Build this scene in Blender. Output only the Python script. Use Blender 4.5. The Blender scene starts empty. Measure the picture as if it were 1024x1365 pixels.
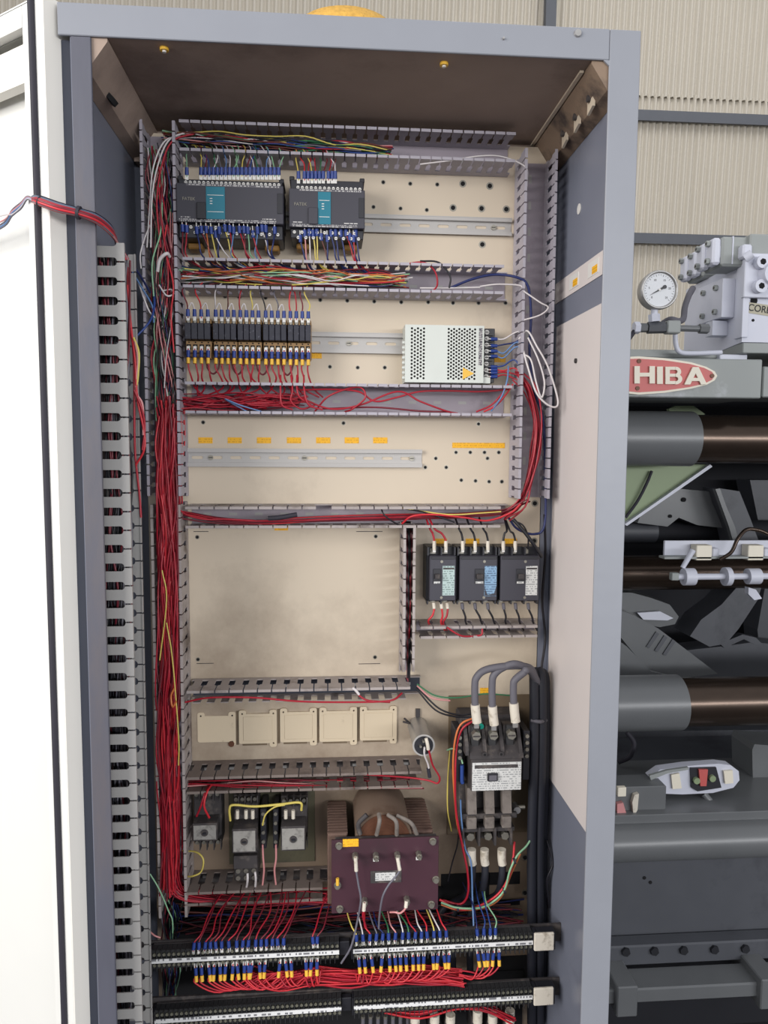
import bpy, bmesh, math, random
from mathutils import Vector, Matrix
random.seed(7)
PI = math.pi
SC = bpy.context.scene
COL = SC.collection
V = Vector

# ------------------------------------------------------------------ camera
F, CX, CZ = 989.0, 512.0, 682.5
CAM = V((0, 0, 1.40))
AX = V((0.997142494, 0.000930959721, -0.0755379383))   # world X,Y,Z rows in camera axes
AY = V((-0.0753441196, 0.0848877081, -0.993537790))
AZ = V((0.00548729879, 0.996390089, 0.0847152833))
cd = bpy.data.cameras.new('camera')
cam = bpy.data.objects.new('camera', cd)
COL.objects.link(cam)
cam.matrix_world = Matrix(((AX.x, AX.y, AX.z, CAM.x), (AY.x, AY.y, AY.z, CAM.y), (AZ.x, AZ.y, AZ.z, CAM.z), (0, 0, 0, 1)))
cd.sensor_fit = 'VERTICAL'
cd.sensor_height = 36.0
cd.lens = F / 1365.0 * 36.0
cd.clip_start = 0.02
SC.camera = cam

def W(u, v, y):
    """world point at depth y that the photograph shows at pixel (u, v)"""
    r = V((u - CX, CZ - v, -F))
    w = V((AX.dot(r), AY.dot(r), AZ.dot(r)))
    w = w / w.y * y
    return w + CAM

# ------------------------------------------------------------------ world, lights, exposure
wd = bpy.data.worlds.new('daylight')
SC.world = wd
wd.use_nodes = True
nt = wd.node_tree
nt.nodes.clear()
wo = nt.nodes.new('ShaderNodeOutputWorld')
bg = nt.nodes.new('ShaderNodeBackground')
bg.inputs[0].default_value = (0.95, 0.965, 1.0, 1)
bg.inputs[1].default_value = 0.60
nt.links.new(bg.outputs[0], wo.inputs[0])

def area(name, loc, target, sx, sy, power, color):
    ld = bpy.data.lights.new(name, 'AREA')
    ld.shape = 'RECTANGLE'
    ld.size, ld.size_y, ld.energy, ld.color = sx, sy, power, color
    o = bpy.data.objects.new(name, ld)
    COL.objects.link(o)
    o.location = loc
    o.rotation_euler = (V(target) - V(loc)).to_track_quat('-Z', 'Y').to_euler()
    return o
area('workshop_doorway_daylight', (-3.2, -1.6, 2.3), (0.2, 1.3, 1.3), 2.6, 2.2, 180, (1.0, 0.965, 0.93))
area('roof_light_daylight', (3.0, 3.2, 5.6), (3.2, 5.9, 2.6), 5.0, 2.0, 45, (1.0, 0.98, 0.96))
area('bar_highlight_fill', (4.2, -5.5, 1.9), (1.6, 1.5, 1.2), 7.5, 0.7, 300, (0.97, 0.98, 1.0))  # unseen light added for highlights on the tie bars and frontal fill
SC.view_settings.view_transform = 'Standard'
SC.view_settings.look = 'None'
SC.view_settings.gamma = 1.0
SC.view_settings.use_curve_mapping = False
SC.view_settings.exposure = 0.13

# ------------------------------------------------------------------ materials
def lin(c):
    def f(x):
        x = x / 255.0
        return x / 12.92 if x <= 0.04045 else ((x + 0.055) / 1.055) ** 2.4
    return (f(c[0]), f(c[1]), f(c[2]), 1.0)

def mat(name, c, rough=0.5, metal=0.0, var=0.10, scale=14.0, bump=0.0, bscale=120.0, dirt=None, dscale=5.0, dlo=0.52, dhi=0.68, stretch=None, spec=0.5, dirtz=None):
    m = bpy.data.materials.new(name)
    m.use_nodes = True
    t = m.node_tree
    b = t.nodes['Principled BSDF']
    b.inputs['Roughness'].default_value = rough
    b.inputs['Metallic'].default_value = metal
    b.inputs['Specular IOR Level'].default_value = spec
    g = t.nodes.new('ShaderNodeNewGeometry')
    src = g.outputs['Position']
    if stretch:
        mp = t.nodes.new('ShaderNodeMapping')
        mp.inputs['Scale'].default_value = stretch
        t.links.new(src, mp.inputs[0])
        src = mp.outputs[0]
    n = t.nodes.new('ShaderNodeTexNoise')
    n.inputs['Scale'].default_value = scale
    n.inputs['Detail'].default_value = 5
    t.links.new(src, n.inputs['Vector'])
    mx = t.nodes.new('ShaderNodeMix')
    mx.data_type = 'RGBA'
    L = lin(c)
    mx.inputs[6].default_value = (L[0] * (1 - var), L[1] * (1 - var), L[2] * (1 - var), 1)
    mx.inputs[7].default_value = (min(1, L[0] * (1 + var)), min(1, L[1] * (1 + var)), min(1, L[2] * (1 + var)), 1)
    t.links.new(n.outputs['Fac'], mx.inputs[0])
    out = mx.outputs[2]
    if dirt:
        n2 = t.nodes.new('ShaderNodeTexNoise')
        n2.inputs['Scale'].default_value = dscale
        n2.inputs['Detail'].default_value = 8
        n2.inputs['Roughness'].default_value = 0.65
        t.links.new(src, n2.inputs['Vector'])
        fac = n2.outputs['Fac']
        if dirtz:                                  # grime that has settled lower down: (z clean, z dirty, amount)
            sp = t.nodes.new('ShaderNodeSeparateXYZ')
            t.links.new(g.outputs['Position'], sp.inputs[0])
            mr = t.nodes.new('ShaderNodeMapRange')
            mr.inputs[1].default_value, mr.inputs[2].default_value = dirtz[0], dirtz[1]
            mr.inputs[3].default_value, mr.inputs[4].default_value = 0.0, dirtz[2]
            t.links.new(sp.outputs[2], mr.inputs[0])
            ad = t.nodes.new('ShaderNodeMath')
            ad.operation = 'ADD'
            t.links.new(fac, ad.inputs[0])
            t.links.new(mr.outputs[0], ad.inputs[1])
            fac = ad.outputs[0]
        mr2 = t.nodes.new('ShaderNodeMapRange')
        mr2.inputs[1].default_value, mr2.inputs[2].default_value = dlo, dhi
        mr2.inputs[4].default_value = 0.85
        t.links.new(fac, mr2.inputs[0])
        m2 = t.nodes.new('ShaderNodeMix')
        m2.data_type = 'RGBA'
        m2.inputs[7].default_value = lin(dirt)
        t.links.new(mr2.outputs[0], m2.inputs[0])
        t.links.new(out, m2.inputs[6])
        out = m2.outputs[2]
    t.links.new(out, b.inputs['Base Color'])
    if bump:
        n3 = t.nodes.new('ShaderNodeTexNoise')
        n3.inputs['Scale'].default_value = bscale
        n3.inputs['Detail'].default_value = 4
        t.links.new(src, n3.inputs['Vector'])
        bp = t.nodes.new('ShaderNodeBump')
        bp.inputs['Strength'].default_value = bump
        bp.inputs['Distance'].default_value = 0.002
        t.links.new(n3.outputs['Fac'], bp.inputs['Height'])
        t.links.new(bp.outputs[0], b.inputs['Normal'])
    return m

def printed(name, c, ink, cell=0.0016, row=0.0042, thr=0.5):
    """flat print: rows of tiny unreadable characters on a paper colour"""
    m = mat(name, c, 0.6, var=0.05)
    t = m.node_tree
    b = t.nodes['Principled BSDF']
    old = b.inputs['Base Color'].links[0].from_socket
    g = t.nodes.new('ShaderNodeNewGeometry')
    sp = t.nodes.new('ShaderNodeSeparateXYZ')
    t.links.new(g.outputs['Position'], sp.inputs[0])
    def mth(op, a, bb):
        k = t.nodes.new('ShaderNodeMath')
        k.operation = op
        for i, s in enumerate((a, bb)):
            if isinstance(s, (int, float)):
                k.inputs[i].default_value = s
            elif s is not None:
                t.links.new(s, k.inputs[i])
        return k.outputs[0]
    rz = mth('DIVIDE', sp.outputs[2], row)
    fr = mth('FRACT', rz, None)
    on = mth('MULTIPLY', mth('GREATER_THAN', fr, 0.25), mth('LESS_THAN', fr, 0.72))
    fl = mth('FLOOR', rz, None)
    cx = mth('FLOOR', mth('DIVIDE', sp.outputs[0], cell), None)
    cmb = t.nodes.new('ShaderNodeCombineXYZ')
    t.links.new(cx, cmb.inputs[0])
    t.links.new(fl, cmb.inputs[1])
    wn = t.nodes.new('ShaderNodeTexWhiteNoise')
    t.links.new(cmb.outputs[0], wn.inputs['Vector'])
    k = mth('MULTIPLY', on, mth('GREATER_THAN', wn.outputs['Value'], thr))
    mx = t.nodes.new('ShaderNodeMix')
    mx.data_type = 'RGBA'
    mx.inputs[7].default_value = lin(ink)
    t.links.new(k, mx.inputs[0])
    t.links.new(old, mx.inputs[6])
    t.links.new(mx.outputs[2], b.inputs['Base Color'])
    return m

M = {}
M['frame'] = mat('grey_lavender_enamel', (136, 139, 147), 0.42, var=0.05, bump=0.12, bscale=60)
M['frame_l'] = mat('shaded_grey_enamel', (82, 83, 94), 0.5, var=0.16, scale=30, bump=0.1, dirt=(96, 90, 92), dscale=7, stretch=(1, 1, 0.25))  # frame enamel darkened: the left post's shade is put into the colour
M['inner'] = mat('blue_grey_inner_enamel', (120, 124, 138), 0.28, var=0.07, dirt=(74, 72, 82), dscale=3, dlo=0.55, dhi=0.8)
M['ceil'] = mat('sooty_brown_ceiling', (160, 142, 130), 0.75, var=0.12, dirt=(86, 74, 72), dscale=4, dlo=0.5, dhi=0.8, spec=0.2)
M['rail_tan'] = mat('grimy_tan_enamel', (132, 112, 94), 0.7, var=0.15, scale=30, dirt=(46, 40, 42), dscale=11, dlo=0.5, dhi=0.66)
M['cream_panel'] = mat('cream_panel_paint', (212, 204, 201), 0.55, var=0.03)
M['plate'] = mat('cream_plate_enamel', (203, 189, 169), 0.5, var=0.05, scale=6, dirt=(112, 92, 74), dscale=3.2, dlo=0.60, dhi=1.0, dirtz=(1.42, 0.95, 0.50))
M['bar_dust'] = mat('dusty_grey_brown_bar', (118, 110, 104), 0.75, var=0.2, scale=60, dirt=(82, 74, 70), dscale=40)
M['channel'] = mat('dark_gasket_channel', (52, 56, 68), 0.7, var=0.1)
M['plate_grey'] = mat('dusty_grey_rating_plate', (146, 143, 138), 0.7, var=0.2, scale=80, dirt=(80, 76, 74), dscale=60)
M['cover'] = mat('cream_cover_enamel', (206, 190, 164), 0.5, var=0.05, dirt=(140, 118, 96), dscale=30, dlo=0.62, dhi=0.8)
M['plate_dark'] = mat('grimy_backing_sheet', (112, 96, 76), 0.6, var=0.15, dirt=(64, 56, 48), dscale=9)
M['plate_olive'] = mat('olive_backing_sheet', (92, 88, 68), 0.6, var=0.15, dirt=(52, 50, 44), dscale=9)
M['duct'] = mat('lavender_grey_plastic', (164, 159, 168), 0.5, var=0.06, scale=30)
M['duct_in'] = mat('lavender_grey_plastic_base', (152, 143, 152), 0.5, var=0.08, scale=16, dirt=(108, 98, 106), dscale=9, dlo=0.55, dhi=0.8)
M['duct_d'] = mat('dusty_grey_plastic', (162, 153, 150), 0.6, var=0.12, scale=24, dirt=(86, 72, 64), dscale=14)
M['duct_dd'] = mat('sooty_grey_plastic', (126, 114, 108), 0.7, var=0.2, scale=24, dirt=(66, 56, 54), dscale=14)
M['duct_s'] = mat('greenish_grey_plastic', (158, 156, 154), 0.45, var=0.05)
M['door'] = mat('white_door_enamel', (226, 226, 222), 0.4, var=0.02)
M['door_edge'] = mat('lightened_door_edge', (236, 232, 224), 0.5, var=0.02, bump=0.05)  # door paint lightened in the colour where little light falls on the flange
M['rubber'] = mat('black_rubber', (42, 40, 50), 0.7, var=0.2)
M['black'] = mat('black_plastic', (38, 38, 44), 0.42, var=0.12)
M['charcoal'] = mat('charcoal_plastic', (58, 57, 66), 0.45, var=0.06)
M['dusty'] = mat('dusty_black_plastic', (60, 56, 57), 0.7, var=0.25, scale=60, dirt=(122, 112, 104), dscale=45, dlo=0.52, dhi=0.8)
M['dark'] = mat('dark_void', (16, 15, 18), 0.9, var=0.1)
M['teal'] = mat('teal_panel', (24, 112, 132), 0.45, var=0.06)
M['white'] = mat('white_plastic', (216, 214, 210), 0.5, var=0.04)
M['offwhite'] = mat('ivory_vinyl', (212, 204, 190), 0.55, var=0.08, dirt=(150, 138, 120), dscale=60)
M['steel'] = mat('zinc_steel', (176, 174, 172), 0.35, 0.7, var=0.15, scale=60)
M['alu'] = mat('brushed_aluminium', (176, 173, 170), 0.5, 0.35, var=0.07, scale=40, stretch=(0.1, 1, 4))
M['silver'] = mat('silver_sheet', (196, 200, 194), 0.5, 0.2, var=0.05, scale=20)
M['screw'] = mat('dull_screw_metal', (150, 146, 136), 0.4, 0.7, var=0.3, scale=90)
M['tan'] = mat('tan_plastic', (148, 116, 76), 0.6, var=0.12, scale=50)
M['tanbrown'] = mat('ochre_clip_plastic', (142, 104, 48), 0.55, var=0.12)
M['relay'] = mat('smoky_relay_plastic', (46, 46, 56), 0.25, var=0.35, scale=110, dirt=(116, 116, 128), dscale=150, dlo=0.6, dhi=0.72)
M['blue'] = mat('blue_crimp_vinyl', (30, 56, 128), 0.45, var=0.12)
M['yellow'] = mat('yellow_vinyl', (226, 178, 62), 0.5, var=0.08)
M['orange'] = printed('orange_label_tape', (240, 180, 36), (214, 156, 30))
M['maroon'] = mat('maroon_terminal_board', (66, 37, 48), 0.5, var=0.1, dirt=(54, 36, 42), dscale=8)
M['rust'] = mat('dusty_rusty_laminations', (104, 82, 72), 0.8, var=0.25, scale=40, dirt=(70, 50, 44), dscale=16, bump=0.3, bscale=200)
M['coil'] = mat('dusty_coil_wrap', (112, 94, 80), 0.8, var=0.12, dirt=(86, 62, 46), dscale=9)
M['copper'] = mat('dark_copper_windings', (98, 62, 44), 0.5, 0.3, var=0.4, scale=60)
M['cable'] = mat('grey_rubber_cable', (94, 92, 100), 0.6, var=0.12)
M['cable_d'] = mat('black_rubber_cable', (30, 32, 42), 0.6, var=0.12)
M['strip_w'] = printed('white_marker_strip', (220, 220, 220), (120, 120, 124), 0.0026, 0.0075, 0.55)
M['term'] = mat('black_terminal_plastic', (46, 46, 48), 0.6, var=0.2, scale=90)
M['term_g'] = mat('dusty_terminal_screw', (128, 126, 112), 0.6, 0.4, var=0.3, scale=200)
M['label_w'] = printed('pale_rating_label', (206, 206, 204), (150, 152, 152), 0.0018, 0.0040, 0.45)
M['label_b'] = printed('blue_rating_label', (132, 166, 196), (88, 112, 140), 0.0018, 0.0040, 0.35)
M['label_g'] = printed('green_grey_rating_label', (172, 192, 190), (124, 142, 140), 0.0018, 0.0040, 0.4)
M['print'] = printed('grey_terminal_print', (92, 90, 96), (190, 188, 186), 0.0016, 0.0030, 0.4)
M['glow'] = mat('corrugated_cream_sheet', (193, 186, 173), 0.6, var=0.05, scale=2)
M['purlin'] = mat('dark_grey_purlin', (84, 87, 94), 0.6, var=0.08)
M['concrete'] = mat('dark_oily_concrete', (48, 46, 52), 0.8, var=0.3, scale=3, dirt=(26, 24, 28), dscale=2)
M['mgrey'] = mat('machine_grey_green', (104, 106, 108), 0.32, var=0.06, bump=0.06, dirt=(70, 72, 76), dscale=3, dlo=0.6, dhi=0.9)
M['mdark'] = mat('machine_dark_grey', (78, 80, 86), 0.5, var=0.12, dirt=(50, 50, 56), dscale=4)
M['mlight'] = mat('machine_light_grey', (204, 206, 218), 0.45, var=0.04)
M['mbeam'] = mat('machine_beam_grey', (146, 150, 148), 0.5, var=0.08, scale=8, dirt=(176, 178, 182), dscale=6, dlo=0.6, dhi=0.7)
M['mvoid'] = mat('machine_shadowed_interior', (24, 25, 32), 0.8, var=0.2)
M['chrome'] = mat('oily_chrome_bar', (76, 64, 56), 0.24, 0.75, var=0.2, scale=60, dirt=(48, 36, 30), dscale=5, stretch=(0.3, 1, 1))
M['red_plate'] = mat('faded_red_nameplate', (196, 92, 88), 0.45, var=0.1)
M['cream'] = mat('cream_paint_letters', (232, 224, 206), 0.5, var=0.03)
M['green_sheet'] = mat('pale_green_guard', (136, 152, 116), 0.5, var=0.1, scale=9, dirt=(96, 112, 86), dscale=5)
M['dial'] = mat('gauge_dial_white', (214, 216, 220), 0.3, var=0.04)
M['straw'] = mat('golden_straw', (206, 160, 72), 0.7, var=0.35, scale=160, bump=0.9, bscale=260)
M['paper'] = mat('yellowed_paper_tape', (182, 176, 156), 0.7, var=0.05)
M['ink'] = mat('black_ink', (30, 28, 30), 0.6, var=0.05)
M['tealbit'] = mat('green_button', (20, 150, 130), 0.3, var=0.05)
WC = {'red': (164, 28, 46), 'bright red': (196, 44, 54), 'white': (206, 200, 200), 'black': (26, 25, 32), 'blue': (40, 66, 130), 'dark blue': (28, 40, 92), 'yellow': (206, 188, 96),
      'green': (52, 112, 76), 'orange': (196, 108, 58), 'brown': (96, 50, 44), 'grey': (104, 102, 112), 'pink': (204, 140, 140), 'pale green': (132, 176, 140), 'light blue': (96, 130, 176), 'maroon': (112, 30, 44)}
for k, c in WC.items():
    M['w_' + k] = mat(k.replace(' ', '_') + '_wire_vinyl', c, 0.4, var=0.10, scale=20)

# ------------------------------------------------------------------ mesh helpers
class MB:
    """collects shapes for one mesh"""
    def __init__(s):
        s.v, s.f, s.mi, s.k, s.sm = [], [], [], 0, []
    def m(s, i):
        s.k = i
        return s
    def add(s, vs, fs, smooth=False):
        o = len(s.v)
        s.v += [tuple(p) for p in vs]
        for f in fs:
            s.f.append([o + i for i in f])
            s.mi.append(s.k)
            s.sm.append(smooth)
        return s
    def box(s, x0, x1, y0, y1, z0, z1, c=0.0):
        if x0 > x1: x0, x1 = x1, x0
        if y0 > y1: y0, y1 = y1, y0
        if z0 > z1: z0, z1 = z1, z0
        c = min(c, (x1 - x0) * .45, (y1 - y0) * .45, (z1 - z0) * .45)
        if c <= 0:
            return s.add([(x0, y0, z0), (x1, y0, z0), (x1, y1, z0), (x0, y1, z0), (x0, y0, z1), (x1, y0, z1), (x1, y1, z1), (x0, y1, z1)],
                         [(0, 3, 2, 1), (4, 5, 6, 7), (0, 1, 5, 4), (1, 2, 6, 5), (2, 3, 7, 6), (3, 0, 4, 7)])
        bm = bmesh.new()
        bmesh.ops.create_cube(bm, size=1)
        for v in bm.verts:
            v.co = V(((x0 + x1) / 2 + v.co.x * (x1 - x0), (y0 + y1) / 2 + v.co.y * (y1 - y0), (z0 + z1) / 2 + v.co.z * (z1 - z0)))
        bmesh.ops.bevel(bm, geom=list(bm.edges), offset=c, segments=1, affect='EDGES')
        return s.bm(bm)
    def bm(s, bm, smooth=False):
        bm.verts.index_update()
        s.add([v.co.copy() for v in bm.verts], [[v.index for v in f.verts] for f in bm.faces], smooth)
        bm.free()
        return s
    def cyl(s, p0, p1, r0, r1=None, n=16, caps=True, smooth=True):
        p0, p1 = V(p0), V(p1)
        r1 = r0 if r1 is None else r1
        d = (p1 - p0).normalized()
        a = d.orthogonal().normalized()
        b = d.cross(a)
        vs = [p0 + (a * math.cos(2 * PI * i / n) + b * math.sin(2 * PI * i / n)) * r0 for i in range(n)]
        vs += [p1 + (a * math.cos(2 * PI * i / n) + b * math.sin(2 * PI * i / n)) * r1 for i in range(n)]
        s.add(vs, [(i, (i + 1) % n, n + (i + 1) % n, n + i) for i in range(n)], smooth)
        if caps:
            s.add(vs, [list(range(n))[::-1], list(range(n, 2 * n))])
        return s
    def hexp(s, p0, p1, r):
        return s.cyl(p0, p1, r, n=6, smooth=False)
    def tube(s, pts, r, n=6, sub=6, caps=True, smooth=True):
        P = [V(p) for p in pts]
        if len(P) > 2:
            Q = [P[0] * 2 - P[1]] + P + [P[-1] * 2 - P[-2]]
            out = []
            for i in range(1, len(Q) - 2):
                for k in range(sub):
                    t = k / sub
                    a, b, c, d = Q[i - 1], Q[i], Q[i + 1], Q[i + 2]
                    out.append(0.5 * ((2 * b) + (c - a) * t + (2 * a - 5 * b + 4 * c - d) * t * t + (3 * b - a - 3 * c + d) * t ** 3))
            P = out + [P[-1]]
        T = [(P[min(i + 1, len(P) - 1)] - P[max(i - 1, 0)]).normalized() for i in range(len(P))]
        a = T[0].orthogonal().normalized()
        vs = []
        for i, p in enumerate(P):
            a = (a - T[i] * a.dot(T[i]))
            a = a.normalized() if a.length > 1e-6 else T[i].orthogonal().normalized()
            b = T[i].cross(a)
            rr = r(i / (len(P) - 1)) if callable(r) else r
            vs += [p + (a * math.cos(2 * PI * j / n) + b * math.sin(2 * PI * j / n)) * rr for j in range(n)]
        fs = [(i * n + j, i * n + (j + 1) % n, (i + 1) * n + (j + 1) % n, (i + 1) * n + j) for i in range(len(P) - 1) for j in range(n)]
        s.add(vs, fs, smooth)
        if caps:
            s.add(vs, [list(range(n))[::-1], list(range((len(P) - 1) * n, len(P) * n))])
        return s
    def prism(s, poly, n0, d, axis='y'):
        """2-D outline (u,w) extruded from n0 to n0+d along the axis"""
        n = len(poly)
        def P(a, b, c):
            return (a, c, b) if axis == 'y' else ((c, a, b) if axis == 'x' else (a, b, c))
        vs = [P(a, b, n0) for a, b in poly] + [P(a, b, n0 + d) for a, b in poly]
        return s.add(vs, [list(range(n)), list(range(n, 2 * n))[::-1]] + [(i, n + i, n + (i + 1) % n, (i + 1) % n) for i in range(n)])
    def sphere(s, c, r, n=8, flat=1.0):
        bm = bmesh.new()
        bmesh.ops.create_uvsphere(bm, u_segments=n * 2, v_segments=n, radius=r)
        for v in bm.verts:
            v.co = V((v.co.x, v.co.y * flat, v.co.z)) + V(c)
        return s.bm(bm, True)
    def mesh(s, name, mats):
        me = bpy.data.meshes.new(name)
        me.from_pydata(s.v, [], s.f)
        me.polygons.foreach_set('material_index', s.mi)
        me.polygons.foreach_set('use_smooth', s.sm)
        for k in (mats if isinstance(mats, (list, tuple)) else [mats]):
            me.materials.append(M[k] if isinstance(k, str) else k)
        bm = bmesh.new()
        bm.from_mesh(me)
        bmesh.ops.recalc_face_normals(bm, faces=bm.faces)
        bm.to_mesh(me)
        bm.free()
        me.update()
        return me
    def build(s, name, mats, parent=None, loc=None):
        return inst(name, s.mesh(name, mats), parent, loc)

def inst(name, me, parent=None, loc=None, rot=None):
    o = bpy.data.objects.new(name, me)
    COL.objects.link(o)
    if parent is not None:
        o.parent = parent
    if loc is not None:
        o.location = loc
    if rot is not None:
        o.rotation_euler = rot
    return o

def tag(o, label, cat=None, group=None, kind=None):
    if label: o['label'] = label
    if cat: o['category'] = cat
    if group: o['group'] = group
    if kind: o['kind'] = kind
    return o

def thing(name, label, cat, loc=(0, 0, 0), group=None, rot=None):
    o = bpy.data.objects.new(name, None)
    o.empty_display_size = 0.02
    COL.objects.link(o)
    o.location = loc
    if rot is not None: o.rotation_euler = rot
    return tag(o, label, cat, group)

def holed(name, outline, holes, thick, material, parent=None, loc=None, axis='y'):
    """flat sheet with real holes, outline in (x,z), facing -y"""
    cu = bpy.data.curves.new(name, 'CURVE')
    cu.dimensions = '2D'
    cu.fill_mode = 'BOTH'
    cu.extrude = thick / 2
    for loop in [outline] + holes:
        sp = cu.splines.new('POLY')
        sp.points.add(len(loop) - 1)
        for p, (a, b) in zip(sp.points, loop):
            p.co = (a, b, 0, 1)
        sp.use_cyclic_u = True
    t = bpy.data.objects.new('tmp', cu)
    COL.objects.link(t)
    dg = bpy.context.evaluated_depsgraph_get()
    me = bpy.data.meshes.new_from_object(t.evaluated_get(dg))
    bpy.data.objects.remove(t)
    bpy.data.curves.remove(cu)
    me.name = name
    for v in me.vertices:
        x, z, d = v.co
        v.co = (x, d, z) if axis == 'y' else (d, x, z)
    me.materials.clear()
    me.materials.append(M[material])
    return inst(name, me, parent, loc)

def rect(x0, x1, z0, z1): return [(x0, z0), (x1, z0), (x1, z1), (x0, z1)]
def circ(x, z, r, n=10): return [(x + r * math.cos(2 * PI * i / n), z + r * math.sin(2 * PI * i / n)) for i in range(n)]
def oval(x, z, hw, hh, n=5):
    p = []
    for i in range(n + 1):
        a = -PI / 2 + PI * i / n
        p.append((x + hw - hh + hh * math.cos(a), z + hh * math.sin(a)))
    for i in range(n + 1):
        a = PI / 2 + PI * i / n
        p.append((x - hw + hh + hh * math.cos(a), z + hh * math.sin(a)))
    return p

def text_mesh(name, s, size, material, parent, loc, thick=0.0004, bold=0.0, rot=(PI / 2, 0, 0), sx=1.0, align='LEFT'):
    cu = bpy.data.curves.new(name, 'FONT')
    cu.body = s
    cu.size = size
    cu.extrude = thick
    cu.offset = bold
    cu.align_x = align
    t = bpy.data.objects.new('tmp', cu)
    COL.objects.link(t)
    dg = bpy.context.evaluated_depsgraph_get()
    me = bpy.data.meshes.new_from_object(t.evaluated_get(dg))
    bpy.data.objects.remove(t)
    bpy.data.curves.remove(cu)
    for v in me.vertices:
        v.co.x *= sx
    me.name = name
    me.materials.clear()
    me.materials.append(M[material])
    return inst(name, me, parent, loc, rot)

YP = 1.33     # face of the mounting plate
YF = 1.05     # front of the cabinet frame
# ------------------------------------------------------------------ the setting
def struct(name, mb, mats, loc=None):
    o = mb.build(name, mats, None, loc)
    o['kind'] = 'structure'
    return o
struct('floor', MB().box(-6, 9, -5, 7.2, -0.35, -0.25), 'concrete')
# corrugated sheet wall, in separate lapped sheets
YW = 6.0
def corrugated(name, x0, x1, z0, z1, y, pitch=0.054, amp=0.016, lean=0.0):
    n = int((x1 - x0) / pitch * 8)
    vs, fs = [], []
    for i in range(n + 1):
        x = x0 + (x1 - x0) * i / n
        d = amp * math.cos(2 * PI * x / pitch)
        vs += [(x, y + d, z0), (x + lean * (z1 - z0), y + d, z1)]
    for i in range(n):
        fs.append((2 * i, 2 * i + 2, 2 * i + 3, 2 * i + 1))
    mb = MB()
    mb.add(vs, fs, True)
    return mb
wl = inst('wall_back', None)
wl['kind'] = 'structure'
for (z0, z1, dy) in ((-0.25, 3.14, 0.0), (3.1, 4.22, -0.02), (4.19, 6.5, -0.04)):
    k = 0
    for x0 in (-3.5, -1.9, -0.3, 1.3, 2.9, 4.5, 6.1):
        corrugated('sheet', x0, x0 + 1.61, z0, z1, YW + dy - 0.004 * (k % 2), lean=0.035).build('corrugated_sheet', 'glow', wl)
        k += 1
for i, (z0, z1) in enumerate(((4.00, 4.065), (3.06, 3.125), (1.6, 1.66))):
    struct('trim_%d' % (i + 1), MB().box(-3.5, 7.7, YW - 0.10, YW - 0.05, z0, z1).box(-3.5, 7.7, YW - 0.10, YW - 0.095, z0 - 0.015, z0 - 0.0002), 'purlin')
struct('trim_4', MB().box(1.66, 1.74, YW - 0.16, YW - 0.101, 0, 6.5), 'purlin')

# ------------------------------------------------------------------ cabinet
cab = thing('electrical_cabinet', 'tall open grey steel electrical cabinet filled with wiring, its white door swung back', 'cabinet', (0.03, YF, 0))
def CB(): return MB()
ox = -0.03
def cbuild(mb, name, mats):      # built in world coordinates, stored relative to the cabinet
    mb.v = [(x - 0.03, y - YF, z) for x, y, z in mb.v]
    return mb.build(name, mats, cab)
XL, XR = -0.310, 0.3895           # opening
XLo, XRo = -0.352, 0.4335         # outer faces
ZT, ZTo = 1.938, 1.979
# frame members
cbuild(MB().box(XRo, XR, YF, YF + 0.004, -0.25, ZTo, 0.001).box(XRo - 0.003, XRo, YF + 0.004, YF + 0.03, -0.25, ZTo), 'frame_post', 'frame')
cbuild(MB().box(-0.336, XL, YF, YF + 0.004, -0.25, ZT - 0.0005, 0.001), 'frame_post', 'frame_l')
cbuild(MB().box(XLo, -0.3365, YF + 0.012, YF + 0.03, -0.25, ZT - 0.0005), 'gasket_channel', 'channel')
cbuild(MB().box(XLo, XR - 0.0005, YF - 0.0004, YF + 0.004, ZT, ZTo, 0.001), 'frame_header', 'frame')
cbuild(MB().box(XL + 0.0005, XR - 0.0005, YF, YF + 0.004, -0.25, -0.16, 0.001), 'frame_sill', 'frame')
cbuild(MB().prism([(XR + 0.001, ZT - 0.008), (XR + 0.001, ZT), (XR - 0.008, ZT)], YF + 0.0005, 0.003), 'corner_weld', 'frame')
# shell
cbuild(MB().box(XRo - 0.002, XRo, YF + 0.0305, 1.372, -0.25, ZTo), 'side_wall', 'frame')
cbuild(MB().box(0.408, 0.412, YF + 0.0042, 1.36, -0.23, ZT), 'inner_side_wall', 'inner')
cbuild(MB().box(XLo, XLo + 0.002, YF + 0.0305, 1.372, -0.25, ZTo), 'side_wall', 'frame')
cbuild(MB().box(-0.338, -0.334, YF + 0.0042, 1.36, -0.23, ZT), 'inner_side_wall', 'inner')
cbuild(MB().box(XLo, XRo, 1.372, 1.375, -0.25, ZTo), 'back_wall', 'inner')
cbuild(MB().box(XLo + 0.002, XRo - 0.002, YF + 0.0042, 1.371, ZTo - 0.002, ZTo), 'roof_sheet', 'frame')
cbuild(MB().box(-0.30, 0.37, YF + 0.0042, 1.371, ZT + 0.001, ZT + 0.006), 'ceiling_sheet', 'ceil')
cbuild(MB().box(-0.333, 0.407, YF + 0.031, 1.371, -0.238, -0.23), 'floor_sheet', 'inner')
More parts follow.
